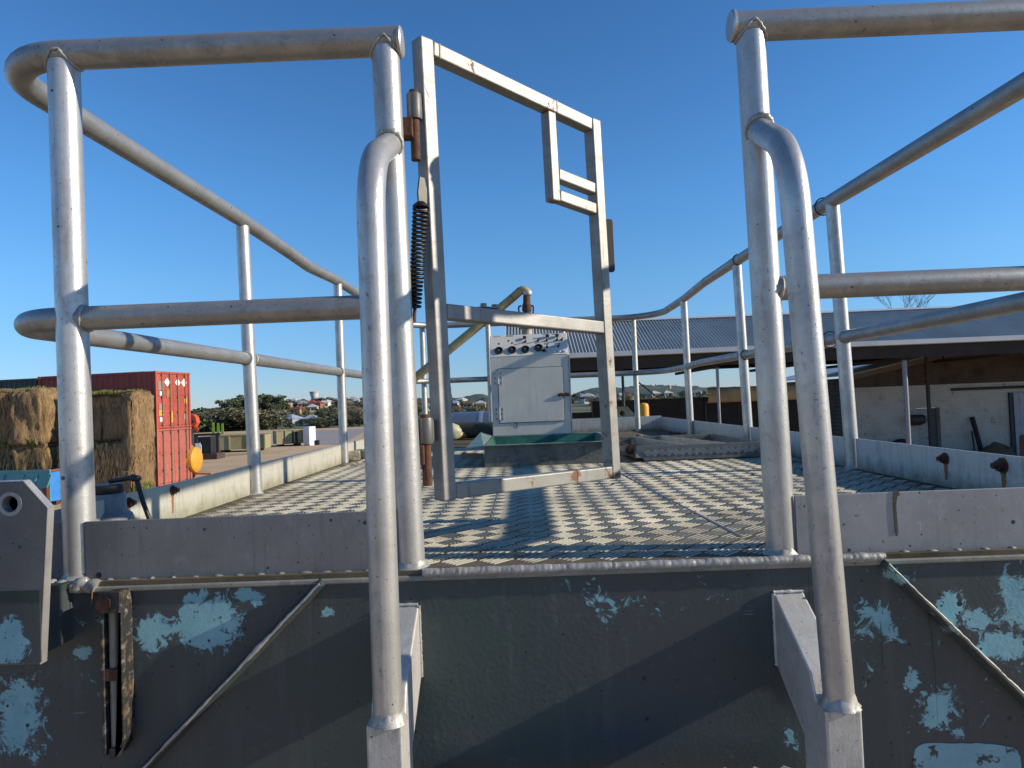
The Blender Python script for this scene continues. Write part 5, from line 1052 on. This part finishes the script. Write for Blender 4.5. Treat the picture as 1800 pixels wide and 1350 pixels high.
# long green bins
M['sage'] = Mt('sage_rusty', (.24, .27, .15), .7); mm = M['sage']; mm.mix(mm.rng(mm.noise(1.5, 6, .7), .45, .62), (.34, .19, .09), .85); mm.mix(mm.rng(mm.noise(4, 5), .58, .68), (.30, .30, .22)); M['sage'] = mm.done()
def long_bin(pa, pb, ptop, pbot, Y, dep, label, rz=0, gap=None):
    a, b = at(pa, 780, Y).x, at(pb, 780, Y).x; zt_, zb_ = at((pa + pb) / 2, ptop, Y).z, G + .22; t = thing('steel_bin', label, 'bin', ((a + b) / 2, Y + dep / 2, G), 'rusty green bins across the yard')
    T = Matrix.Translation((a, Y, 0)) @ Matrix.Rotation(rz, 4, 'Z'); L = b - a
    m = MB(T); m.box(0, L, 0, .05, zb_, zt_); m.build('side_panel', M['sage'], t); m = MB(T); m.box(0, L, dep - .05, dep, zb_, zt_); m.build('side_panel', M['sage'], t)
    for x in (0, L - .05): m = MB(T); m.box(x, x + .05, .051, dep - .051, zb_, zt_ - .02); m.build('end_panel', M['sage'], t)
    m = MB(T); m.box(.051, L - .051, .051, dep - .051, zb_, zb_ + .05); m.build('floor', M['sage'], t)
    m = MB(T); m.box(-.05, L + .05, -.06, .06, zt_ + .001, zt_ + .1); m.build('rim', M['sage'], t)
    k = max(3, int(L / 1.4))
    for i in range(k + 1): x = i * L / k; m = MB(T); m.box(x - .05, x + .05, -.09, -.001, zb_, zt_); m.build('rib', M['sage'], t)
    if gap: m = MB(T); m.box(gap[0] * L, gap[1] * L, -.02, -.001, zb_ + .02, zt_ - .1); m.build('open_hatch', M['darkwood'], t)
    for x in (L * .15, L * .8): m = MB(T); m.box(x, x + .3, .1, dep - .1, G, zb_ - .001); m.build('skid', M['darkwood'], t)
long_bin(372, 462, 766, 793, 55, 2.0, 'long low sage green bin with ribs behind the first left rail post', .12)
long_bin(487, 531, 757, 783, 61, 2.4, 'rust-streaked green bin with dark opening beside the white cabinet', .5, (.58, .80))
p = at(542, 766, 61); fr_ = thing('white_fridge', 'tall white fridge-like cabinet standing alone in the yard', 'cabinet', (p.x, 61.3, G)); FT_ = Matrix.Translation((p.x + .12, 61, 0)) @ Matrix.Rotation(math.radians(-32), 4, 'Z'); ztf = at(540, 750, 61).z
m = MB(FT_); m.box(-.75, 0, 0, .7, G, ztf); m.build('body', M['white'], fr_, .02); m = MB(FT_); m.box(-.74, -.01, -.05, -.001, G + .1, ztf - .02); m.build('door', M['white'], fr_, .01)
p = at(551, 778, 61); m = MB(); m.box(p.x, p.x + .35, 61.4, 61.7, G, G + .45); tag(m.build('black_crate', M['black'], None, .03), 'small black crate at the right foot of the white cabinet', 'crate')
# machinery between the containers and the bins
M['orange'] = plain('orange_red_paint', (.60, .085, .025), .5, 0, .3, 2); M['lime'] = plain('lime_green_paint', (.20, .32, .04), .5, 0, .3, 2)
p = at(338, 738, 46); om = thing('orange_machine', 'orange-red machine head sticking out beside the red containers', 'machine', (p.x, 46.5, G))
m = MB(); m.prism([(-.55, -.45), (.15, -.5), (.32, -.2), (.25, .15), (.05, .38), (-.55, .45)], (p.x, 46, p.z), (1, 0, 0), (0, 0, 1), (0, .5, 0)); m.build('housing', M['orange'], om, .04)
for dx, dz in ((-.1, .12), (.06, -.12), (-.22, -.2)): m = MB(); m.lathe((p.x + dx, 45.99, p.z + dz), (0, -1, 0), [(.10, 0), (.10, .06), (.05, .08)], 14); m.build('hub', M['darksteel'], om)
m = MB(); m.box(p.x - .45, p.x - .1, 46.1, 46.4, G, p.z - .46); m.build('stand', M['darksteel'], om); m = MB(); m.bar((p.x - .3, 46.25, p.z - .3), (p.x + .25, 46.25, p.z - .75), .12, .2); m.build('arm', M['orange'], om)
p = at(360, 765, 50); gm = thing('green_implement', 'dark farm implement with lime green upright plates beyond the fuel tank', 'machine', (p.x, 50, G))
m = MB(); m.box(p.x - .9, p.x + 1.1, 50, 50.2, p.z - .05, p.z + .12); m.build('frame', M['darksteel'], gm)
for i, px in enumerate((371, 376.5, 381)): q = at(px, 743 + i, 50); m = MB(); m.prism([(-.09, 0), (.09, 0), (.07, q.z - p.z), (-.07, q.z - p.z)], (q.x, 50.3 + i * .3, p.z), (1, .15, 0), (0, 0, 1), (0, .05, 0)); m.build('plate', M['lime'], gm)
for px, py in ((347, 752), (354, 750), (337, 753)): q = at(px, py, 50); m = MB(); m.bar((q.x - .2, 50.1, q.z - .12), (q.x + .22, 50.1, q.z + .10), .12, .1); m.build('tine_arm', M['lime'], gm)
for dx in (-.8, .8): m = MB(); m.box(p.x + dx, p.x + dx + .2, 50, 50.2, G, p.z - .051); m.build('support', M['darksteel'], gm)
p = at(360, 780, 48); m = MB(); m.box(p.x - .5, p.x + .45, 48, 48.8, G + .42, at(360, 768, 48).z); tag(m.build('black_tub', M['black'], None, .05), 'black plastic tub on the brown tray below the green plates', 'tub')
p = at(366, 790, 48); m = MB(); m.box(p.x - 1.1, p.x + .75, 47.7, 49, G, G + .41); tag(m.build('brown_tray', plain('brown_tray', (.07, .045, .035), .8), None, .02), 'low brown steel tray right of the yellow fuel tank', 'tray')
p = at(347, 782, 47.5); TT = Matrix.Translation((p.x, 47.6, G)) @ Matrix.Rotation(.25, 4, 'Z'); m = MB(TT); m.prism([(-.2, 0), (.2, 0), (.2, .62), (.08, .75), (-.2, .75)], (0, 0, .412), (1, 0, 0), (0, 0, 1), (0, .18, 0)); m.lathe((.12, .09, 1.16), (0, 0, 1), [(.035, 0), (.035, .05)], 10); tag(m.build('jerrycan', plain('pale_blue_plastic', (.45, .50, .58), .5), None, .02), 'pale blue-white jerrycan on the brown tray', 'jerrycan')
# ---------------------------------------------------------------- trees, houses, water tower
def leaf_mat(name, a, b, c):
    m = Mt(name, a, .7); oi = m.n.new('ShaderNodeObjectInfo'); m.mix(m.rng(m.noise(1.1, 3), .38, .62), b); m.mix(m.rng(oi.outputs['Random'], 0, 1), c, amt=.35); return m.done()
M['leaf'] = leaf_mat('gum_leaves', (.105, .120, .055), (.060, .075, .035), (.14, .135, .07)); M['leafd'] = leaf_mat('dark_leaves', (.062, .082, .036), (.036, .052, .026), (.09, .095, .04)); M['leafo'] = leaf_mat('olive_leaves', (.17, .15, .07), (.105, .10, .045), (.20, .155, .085)); M['twig'] = leaf_mat('bare_twigs', (.24, .165, .115), (.16, .115, .085), (.28, .18, .12)); M['bark'] = plain('bark', (.085, .068, .052), .9, 0, .4, 5)
def crown_mesh(seed, kind, mat):
    r = np.random.RandomState(seed); pts = []
    if kind == 'cone':
        n = 900; h = r.rand(n); a = r.rand(n) * 6.283; rad = (1 - h) * .30 * (.75 + .25 * np.sin(h * 34)) * np.sqrt(r.rand(n)); P = np.stack([np.cos(a) * rad, np.sin(a) * rad, .08 + .92 * h], 1)
    else:
        nc = 15 if kind == 'gum' else 11; P = []
        for i in range(nc):
            if kind == 'gum': c = np.array([r.uniform(-.36, .36), r.uniform(-.36, .36), r.uniform(.32, .86)]); s = r.uniform(.10, .20)
            elif kind == 'bush': c = np.array([r.uniform(-.42, .42), r.uniform(-.42, .42), r.uniform(.16, .72)]); s = r.uniform(.16, .26)
            else: c = np.array([r.uniform(-.3, .3), r.uniform(-.3, .3), r.uniform(.3, .8)]); s = r.uniform(.14, .24)
            k = 80; d = r.randn(k, 3); d /= np.linalg.norm(d, axis=1)[:, None]; P.append(c + d * s * (.45 + .55 * r.rand(k)[:, None] ** .5) * np.array([1.0, 1.0, .95]))
        P = np.concatenate(P); P = P[P[:, 2] > .02]
    n = len(P); u = r.randn(n, 3); u /= np.linalg.norm(u, axis=1)[:, None]; w = np.cross(u, r.randn(n, 3)); w /= np.linalg.norm(w, axis=1)[:, None]; s = (.018 + .026 * r.rand(n))[:, None] * (.28 if kind == 'bare' else 1.0)
    l = s * (6 if kind == 'bare' else 1.25); vs_ = np.stack([P - u * l, P + w * s, P + u * l, P - w * s], 1).reshape(-1, 3)
    me = bpy.data.meshes.new('crown'); me.from_pydata(vs_.tolist(), [], [(4 * i, 4 * i + 1, 4 * i + 2, 4 * i + 3) for i in range(n)]); me.materials.append(M[mat]); return me
def trunk_mesh(seed, kind):
    r = random.Random(seed); m = MB(); top = .9 if kind == 'cone' else .62; m.tube([(0, 0, -.06), (r.uniform(-.02, .02), 0, top * .5), (r.uniform(-.04, .04), r.uniform(-.04, .04), top)], [.030, .022, .010], 7)
    if kind != 'cone':
        for i in range(6 if kind != 'bare' else 14): a = r.uniform(0, 6.28); h = r.uniform(.28, .5); e = V((math.cos(a) * r.uniform(.2, .36), math.sin(a) * r.uniform(.2, .36), h + r.uniform(.15, .38))); m.tube([(0, 0, h), V((0, 0, h)).lerp(e, .5) + V((0, 0, .03)), e], [.013, .009, .003], 5)
    o = m.build('trunk', M['bark'], None, off=0); me = o.data; bpy.data.objects.remove(o); return me
LIB = {}
for k, (kind, mat, n) in {'gum': ('gum', 'leaf', 4), 'dark': ('bush', 'leafd', 4), 'olive': ('bush', 'leafo', 3), 'pine': ('cone', 'leafd', 2), 'bare': ('bare', 'twig', 3)}.items(): LIB[k] = [(crown_mesh(hash(kind) % 1 + i * 17 + len(k) * 101, kind, mat), trunk_mesh(i + 5, kind)) for i in range(n)]
KN = {'gum': 'grey-green gum tree', 'dark': 'dark green bushy tree', 'olive': 'olive green tree', 'pine': 'dark pointed pine tree', 'bare': 'bare brown winter tree'}
tr_rnd = random.Random(11)
def tree(kind, p, h, w, where, group, uniq=None):
    cm, tm = tr_rnd.choice(LIB[kind]); t = bpy.data.objects.new(('pine_tree' if kind == 'pine' else 'bare_tree' if kind == 'bare' else 'leafy_tree'), None); col.objects.link(t); t.location = (p.x, p.y, p.z + EZ); t.rotation_euler.z = tr_rnd.uniform(0, 6.28); t.scale = (w, w, h)
    tag(t, uniq or ('%s %s' % (KN[kind], where)), 'tree', group)
    for me, nm in ((tm, 'trunk'), (cm, 'crown')): o = bpy.data.objects.new(nm, me); col.objects.link(o); o.parent = t
    return t
def ztop(px, py, Y): return at(px, py, Y).z
# belt behind the bins, left of the first post
GB = 'trees in the belt behind the green bins'
for px, ty, Y, w, kind in ((322, 716, 128, 8, 'dark'), (336, 714, 124, 9, 'dark'), (346, 712, 135, 9, 'dark'), (352, 713, 126, 9, 'olive'), (366, 715, 122, 8, 'dark'), (380, 714, 130, 9, 'olive'), (392, 710, 138, 10, 'dark'), (404, 712, 124, 8, 'olive'), (414, 710, 132, 9, 'dark'), (428, 706, 140, 10, 'dark'), (440, 712, 126, 9, 'dark'), (452, 714, 122, 8, 'olive'), (462, 716, 130, 9, 'olive'), (474, 722, 122, 7, 'dark'), (486, 728, 126, 7, 'dark')):
    x = at(px, 720, Y).x; z = tz(x, Y) - .1; tree(kind, V((x, Y, z)), ztop(px, ty, Y) - z, w, 'in the belt behind the green bins', GB)
# gum trees on the crest
for px, ty, Y, w in ((398, 702, 430, 15), (407, 700, 420, 14), (415, 697, 440, 15), (428, 693, 450, 17), (437, 697, 430, 14), (446, 700, 430, 14), (455, 699, 400, 13), (463, 695, 420, 15), (470, 692, 430, 17), (479, 694, 440, 15), (487, 696, 400, 13), (496, 700, 410, 12)):
    x = at(px, 720, Y).x; z = tz(x, Y) - .2; tree('gum', V((x, Y, z)), max(5, ztop(px, ty, Y) - z), w, 'on the hill crest left of the water tower', 'gum trees on the crest')
for px, ty, Y, w in ((556, 699, 545, 9), (563, 697, 540, 10), (569, 696, 540, 12), (577, 697, 540, 14), (584, 698, 535, 14), (550, 703, 530, 8), (606, 699, 540, 10)):
    x = at(px, 720, Y).x; z = tz(x, Y) - .2; tree('dark', V((x, Y, z)), max(4, ztop(px, ty, Y) - z), w, 'around the foot of the water tower', 'trees by the water tower')
# scattered through the suburb, left
def scatter(n, x0, x1, y0, y1, kinds, h0, h1, where, group):
    for i in range(n):
        px = tr_rnd.uniform(x0, x1); py = tr_rnd.uniform(y0, y1); p = hit(px, py); p.z -= .2; tree(tr_rnd.choice(kinds), p, tr_rnd.uniform(h0, h1), tr_rnd.uniform(h0, h1) * 1.05, where, group)
scatter(66, 395, 600, 716, 752, ['dark', 'olive', 'gum', 'dark', 'bare'], 4, 7, 'among the houses below the water tower', 'trees among the left suburb')
scatter(24, 600, 645, 710, 748, ['dark', 'olive', 'bare'], 5, 9, 'among the roofs right of the second left post', 'trees among the roofs right of the mast')
scatter(60, 645, 865, 708, 736, ['olive', 'dark', 'bare', 'olive'], 4, 7, 'in the far suburb left of the control cabinet', 'trees in the middle suburb')
scatter(40, 1000, 1260, 698, 716, ['olive', 'dark', 'dark', 'bare'], 4, 7.5, 'in the far suburb right of the control cabinet', 'trees in the right suburb')
for px, ty, Y, w, kind, lab in ((793, 679, 210, 5, 'pine', 'single tall dark pine rising left of the control cabinet'), (630, 729, 118.5, 7, 'dark', 'dense green bush at the edge of the grey apron'), (618, 733, 119, 6, 'dark', 'low green bush left of the dense bush by the apron'), (607, 722, 120, 4, 'bare', 'tall narrow bare brown tree beside the second left post'), (572, 726, 119, 8, 'dark', 'broad dark tree just left of the second left post'), (560, 736, 119, 6, 'olive', 'olive bush left of the broad dark tree')):
    x = at(px, 720, Y).x; z = tz(x, Y) - .1; tree(kind, V((x, Y, z)), ztop(px, ty, Y) - z, w, '', 'single trees', lab)
for i, (px, ty) in enumerate(((1145, 676), (1153, 675), (1166, 676), (1189, 676), (1048, 681), (1128, 679))):
    Y = 1490; x = at(px, 700, Y).x; h = 22; tree('pine', V((x, Y, ztop(px, ty, Y) - h)), h, 16, 'on the far wooded ridge', 'pines on the far ridge')
ORD = ['first', 'second', 'third', 'fourth', 'fifth', 'sixth', 'seventh', 'eighth', 'ninth', 'tenth', 'eleventh', 'twelfth', 'thirteenth', 'fourteenth', 'fifteenth']
for gname in (GB, 'gum trees on the crest', 'trees by the water tower', 'pines on the far ridge'):
    row = sorted([o for o in col.objects if o.get('group') == gname], key=lambda o: o.location.x / o.location.y)
    for i, o in enumerate(row): o['label'] = o['label'] + ', %s from the left' % ORD[i]
# bare tree branches above the shed roof
bt_ = thing('bare_tree', 'bare leafless tree whose top twigs show above the shed roof', 'tree', (20, 37.5, G))
r2 = random.Random(8); TR = []
def grow(m, p, d, l, r, dep):
    q = p + d * l; m.tube([p, p.lerp(q, .5) + V((r2.uniform(-.04, .04), 0, 0)) * l, q], [r, r * .8, r * .6], 5)
    if dep == 0: return
    for i in range(3 if dep > 2 else 4): dd = (d + V((r2.uniform(-.75, .75), r2.uniform(-.75, .75), r2.uniform(-.1, .5)))).normalized(); grow(m, q if i else p.lerp(q, .7), dd, l * r2.uniform(.55, .8), r * .55, dep - 1)
pb = at(1580, 560, 38); m = MB(); m.tube([(pb.x, 38, G), (pb.x, 38, G + 2.9)], [.2, .14], 8); m.build('trunk', M['bark'], bt_); m = MB(); grow(m, V((pb.x, 38, G + 2.8)), V((0, 0, 1)), 2.1, .085, 5); m.build('crown', M['bark'], bt_)
# houses
WC = {'cream': (.55, .46, .30), 'white': (.66, .64, .58), 'brick': (.26, .12, .08), 'grey': (.35, .35, .35), 'tan': (.42, .30, .18)}; RC = {'red': (.28, .06, .045), 'grey': (.22, .23, .24), 'pale': (.48, .47, .45), 'brown': (.14, .085, .06), 'blue': (.30, .36, .42), 'dark': (.05, .05, .055)}
for k, c in WC.items(): M['w_' + k] = plain('wall_' + k, c, .8, 0, .15, .4)
for k, c in RC.items(): M['r_' + k] = plain('roof_' + k, c, .7, 0, .2, .6)
M['win'] = plain('window_glass', (.03, .035, .04), .15)
def house(px, py, wpx, wall, roof, where, big=1.):
    p = hit(px, py); w = max(6, wpx * p.y / F); d = 8.; h = 2.9 * big; rh = w * .16; rz = tr_rnd.uniform(-.45, .45)
    t = thing('house', 'far %s house with %s roof %s' % (wall.replace('grey', 'grey-walled').replace('brick', 'brown brick'), roof, where), 'house', p, 'houses on the far slopes'); T = Matrix.Translation(p) @ Matrix.Rotation(rz, 4, 'Z')
    m = MB(T); m.box(-w / 2, w / 2, -d / 2, d / 2, -1.5, h); m.build('wall', M['w_' + wall], t)
    m = MB(T); e = .5; hw, hd = w / 2 + e, d / 2 + e; ridge = max(.6, hw - hd); m.add([(-hw, -hd, h), (hw, -hd, h), (hw, hd, h), (-hw, hd, h), (-ridge, 0, h + rh + .8), (ridge, 0, h + rh + .8)], [(0, 1, 5, 4), (1, 2, 5), (2, 3, 4, 5), (3, 0, 4), (3, 2, 1, 0)]); m.build('roof', M['r_' + roof], t)
    for fx in (-.3, .05, .32): m = MB(T); m.box(w * fx - .7, w * fx + .7, -d / 2 - .04, -d / 2 - .005, .9, 2.2); m.build('window', M['win'], t)
for a in ((503, 716, 12, 'cream', 'brown', 'low on the hill left of the water tower'), (518, 711, 10, 'white', 'pale', 'on the crest left of the water tower'), (526, 714, 9, 'white', 'grey', 'below the pale roof left of the water tower'), (533, 712, 14, 'tan', 'brown', 'just left of the water tower foot'), (534, 717, 10, 'white', 'pale', 'in the terrace left of the water tower'), (549, 715, 10, 'cream', 'red', 'straight below the water tower'), (560, 717, 16, 'brick', 'red', 'below and right of the water tower'), (568, 716, 9, 'cream', 'pale', 'at the right end of the red roof'), (575, 714, 12, 'white', 'pale', 'left of the second left post'), (550, 724, 17, 'cream', 'pale', 'half way down the hill below the tower'), (526, 728, 18, 'tan', 'red', 'lower left with long red front'), (492, 741, 20, 'white', 'pale', 'at the hill foot left'), (512, 748, 34, 'grey', 'blue', 'at the hill foot behind the rusty bin'), (548, 747, 18, 'grey', 'blue', 'at the hill foot above the white cabinet'), (624, 704, 16, 'white', 'pale', 'on the skyline right of the mast'), (612, 703, 12, 'cream', 'pale', 'on the skyline at the mast'), (638, 706, 14, 'brick', 'brown', 'on the skyline right of the white one'), (627, 711, 7, 'white', 'pale', 'small, below the skyline right of the mast'), (628, 734, 30, 'grey', 'grey', 'large, behind the bush by the apron'), (610, 715, 10, 'white', 'grey', 'right beside the second left post'), (636, 717, 12, 'cream', 'brown', 'right of the second left post'),
          (738, 718, 14, 'tan', 'brown', 'right of the left gate post'), (755, 722, 12, 'white', 'grey', 'behind the hinge stile'), (800, 716, 10, 'white', 'blue', 'right of the lone pine'), (824, 717, 16, 'cream', 'brown', 'half way from pine to cabinet'), (845, 717, 9, 'white', 'pale', 'just left of the cabinet'), (812, 709, 9, 'white', 'pale', 'on the slope above the brown roofed one'), (698, 722, 16, 'white', 'grey', 'behind the left gate post'), (664, 720, 16, 'cream', 'red', 'behind the left grab rail'),
          (1020, 702, 8, 'white', 'pale', 'right of the cabinet below the ridge'), (1034, 704, 24, 'white', 'pale', 'long and low right of the cabinet'), (1052, 706, 22, 'cream', 'grey', 'in front of the long low white one'), (1030, 709, 14, 'white', 'dark', 'near the gate stile'), (1090, 702, 14, 'grey', 'blue', 'left of the red roof beyond the lug'), (1103, 704, 16, 'tan', 'red', 'above the lifting plate'), (1075, 706, 12, 'white', 'pale', 'behind the free gate stile'), (1150, 699, 18, 'tan', 'pale', 'right of the fourth rail post'), (1172, 698, 16, 'cream', 'pale', 'under the far ridge'), (1225, 696, 16, 'white', 'grey', 'beside the canvas'), (1205, 697, 14, 'grey', 'brown', 'behind the third right post')): house(*a)
# water tower and mast
Y = 560; c = at(552.5, 700, Y); zt5, zb5 = at(552, 688.5, Y).z, tz(c.x, Y); wt = thing('water_tower', 'goblet-shaped concrete water tower on the hill crest', 'water tower', (c.x, Y, zb5))
M['conc'] = plain('tower_concrete', (.40, .38, .34), .8, 0, .2, .3); M['concw'] = plain('tower_white', (.62, .60, .56), .8, 0, .1, .3)
zm = zt5 - 1.6
m = MB(); m.lathe((c.x, Y, zt5 - 1.5), (0, 0, 1), [(3.6, 0), (3.65, 1.45), (3.4, 1.6)], 32); m.build('rim', M['conc'], wt)
m = MB(); m.lathe((c.x, Y, zt5 - 4.4), (0, 0, 1), [(2.7, 0), (3.2, 1.2), (3.5, 2.88)], 32); m.build('bowl', M['concw'], wt)
m = MB(); m.lathe((c.x, Y, zb5 - 1), (0, 0, 1), [(2.6, 0), (2.6, zt5 - 4.41 - zb5 + 1)], 32); m.build('shaft', M['conc'], wt)
c = at(604.5, 690, Y); zb5 = tz(c.x, Y); zt5 = at(604, 674, Y).z; ms = thing('radio_mast', 'grey lattice radio mast on the hill beside the second left post', 'mast', (c.x, Y, zb5))
for k in range(3): a = k * 2.094; m = MB(); m.tube([(c.x + 1.1 * math.cos(a), Y + 1.1 * math.sin(a), zb5 - 1), (c.x + .5 * math.cos(a), Y + .5 * math.sin(a), zt5)], .16, 6); m.build('leg', M['greysteel'], ms)
n = 9
for i in range(n):
    z0, z1 = zb5 + (zt5 - zb5) * i / n, zb5 + (zt5 - zb5) * (i + 1) / n; f = 1.1 - .6 * i / n; m = MB(); m.tube([(c.x - f * .8, Y - .3, z0), (c.x + f * .8, Y - .3, z1)], .09, 5); m.build('lattice_bar', M['greysteel'], ms)
m = MB(); m.lathe((c.x, Y, zt5 - 1.2), (0, 0, 1), [(1.0, 0), (1.3, .3), (1.3, 1.1), (.9, 1.4)], 14); m.build('antenna_head', M['greysteel'], ms)
c = at(1177, 686, 1380); m = MB(); m.lathe((c.x, 1380, c.z - 8), (0, 0, 1), [(3.2, 0), (3.2, 15), (3.6, 15.5), (3.6, 18)], 14); tag(m.build('far_tower', M['w_cream']), 'tiny cream tower block on the far ridge', 'tower')
bpy.context.view_layer.update()
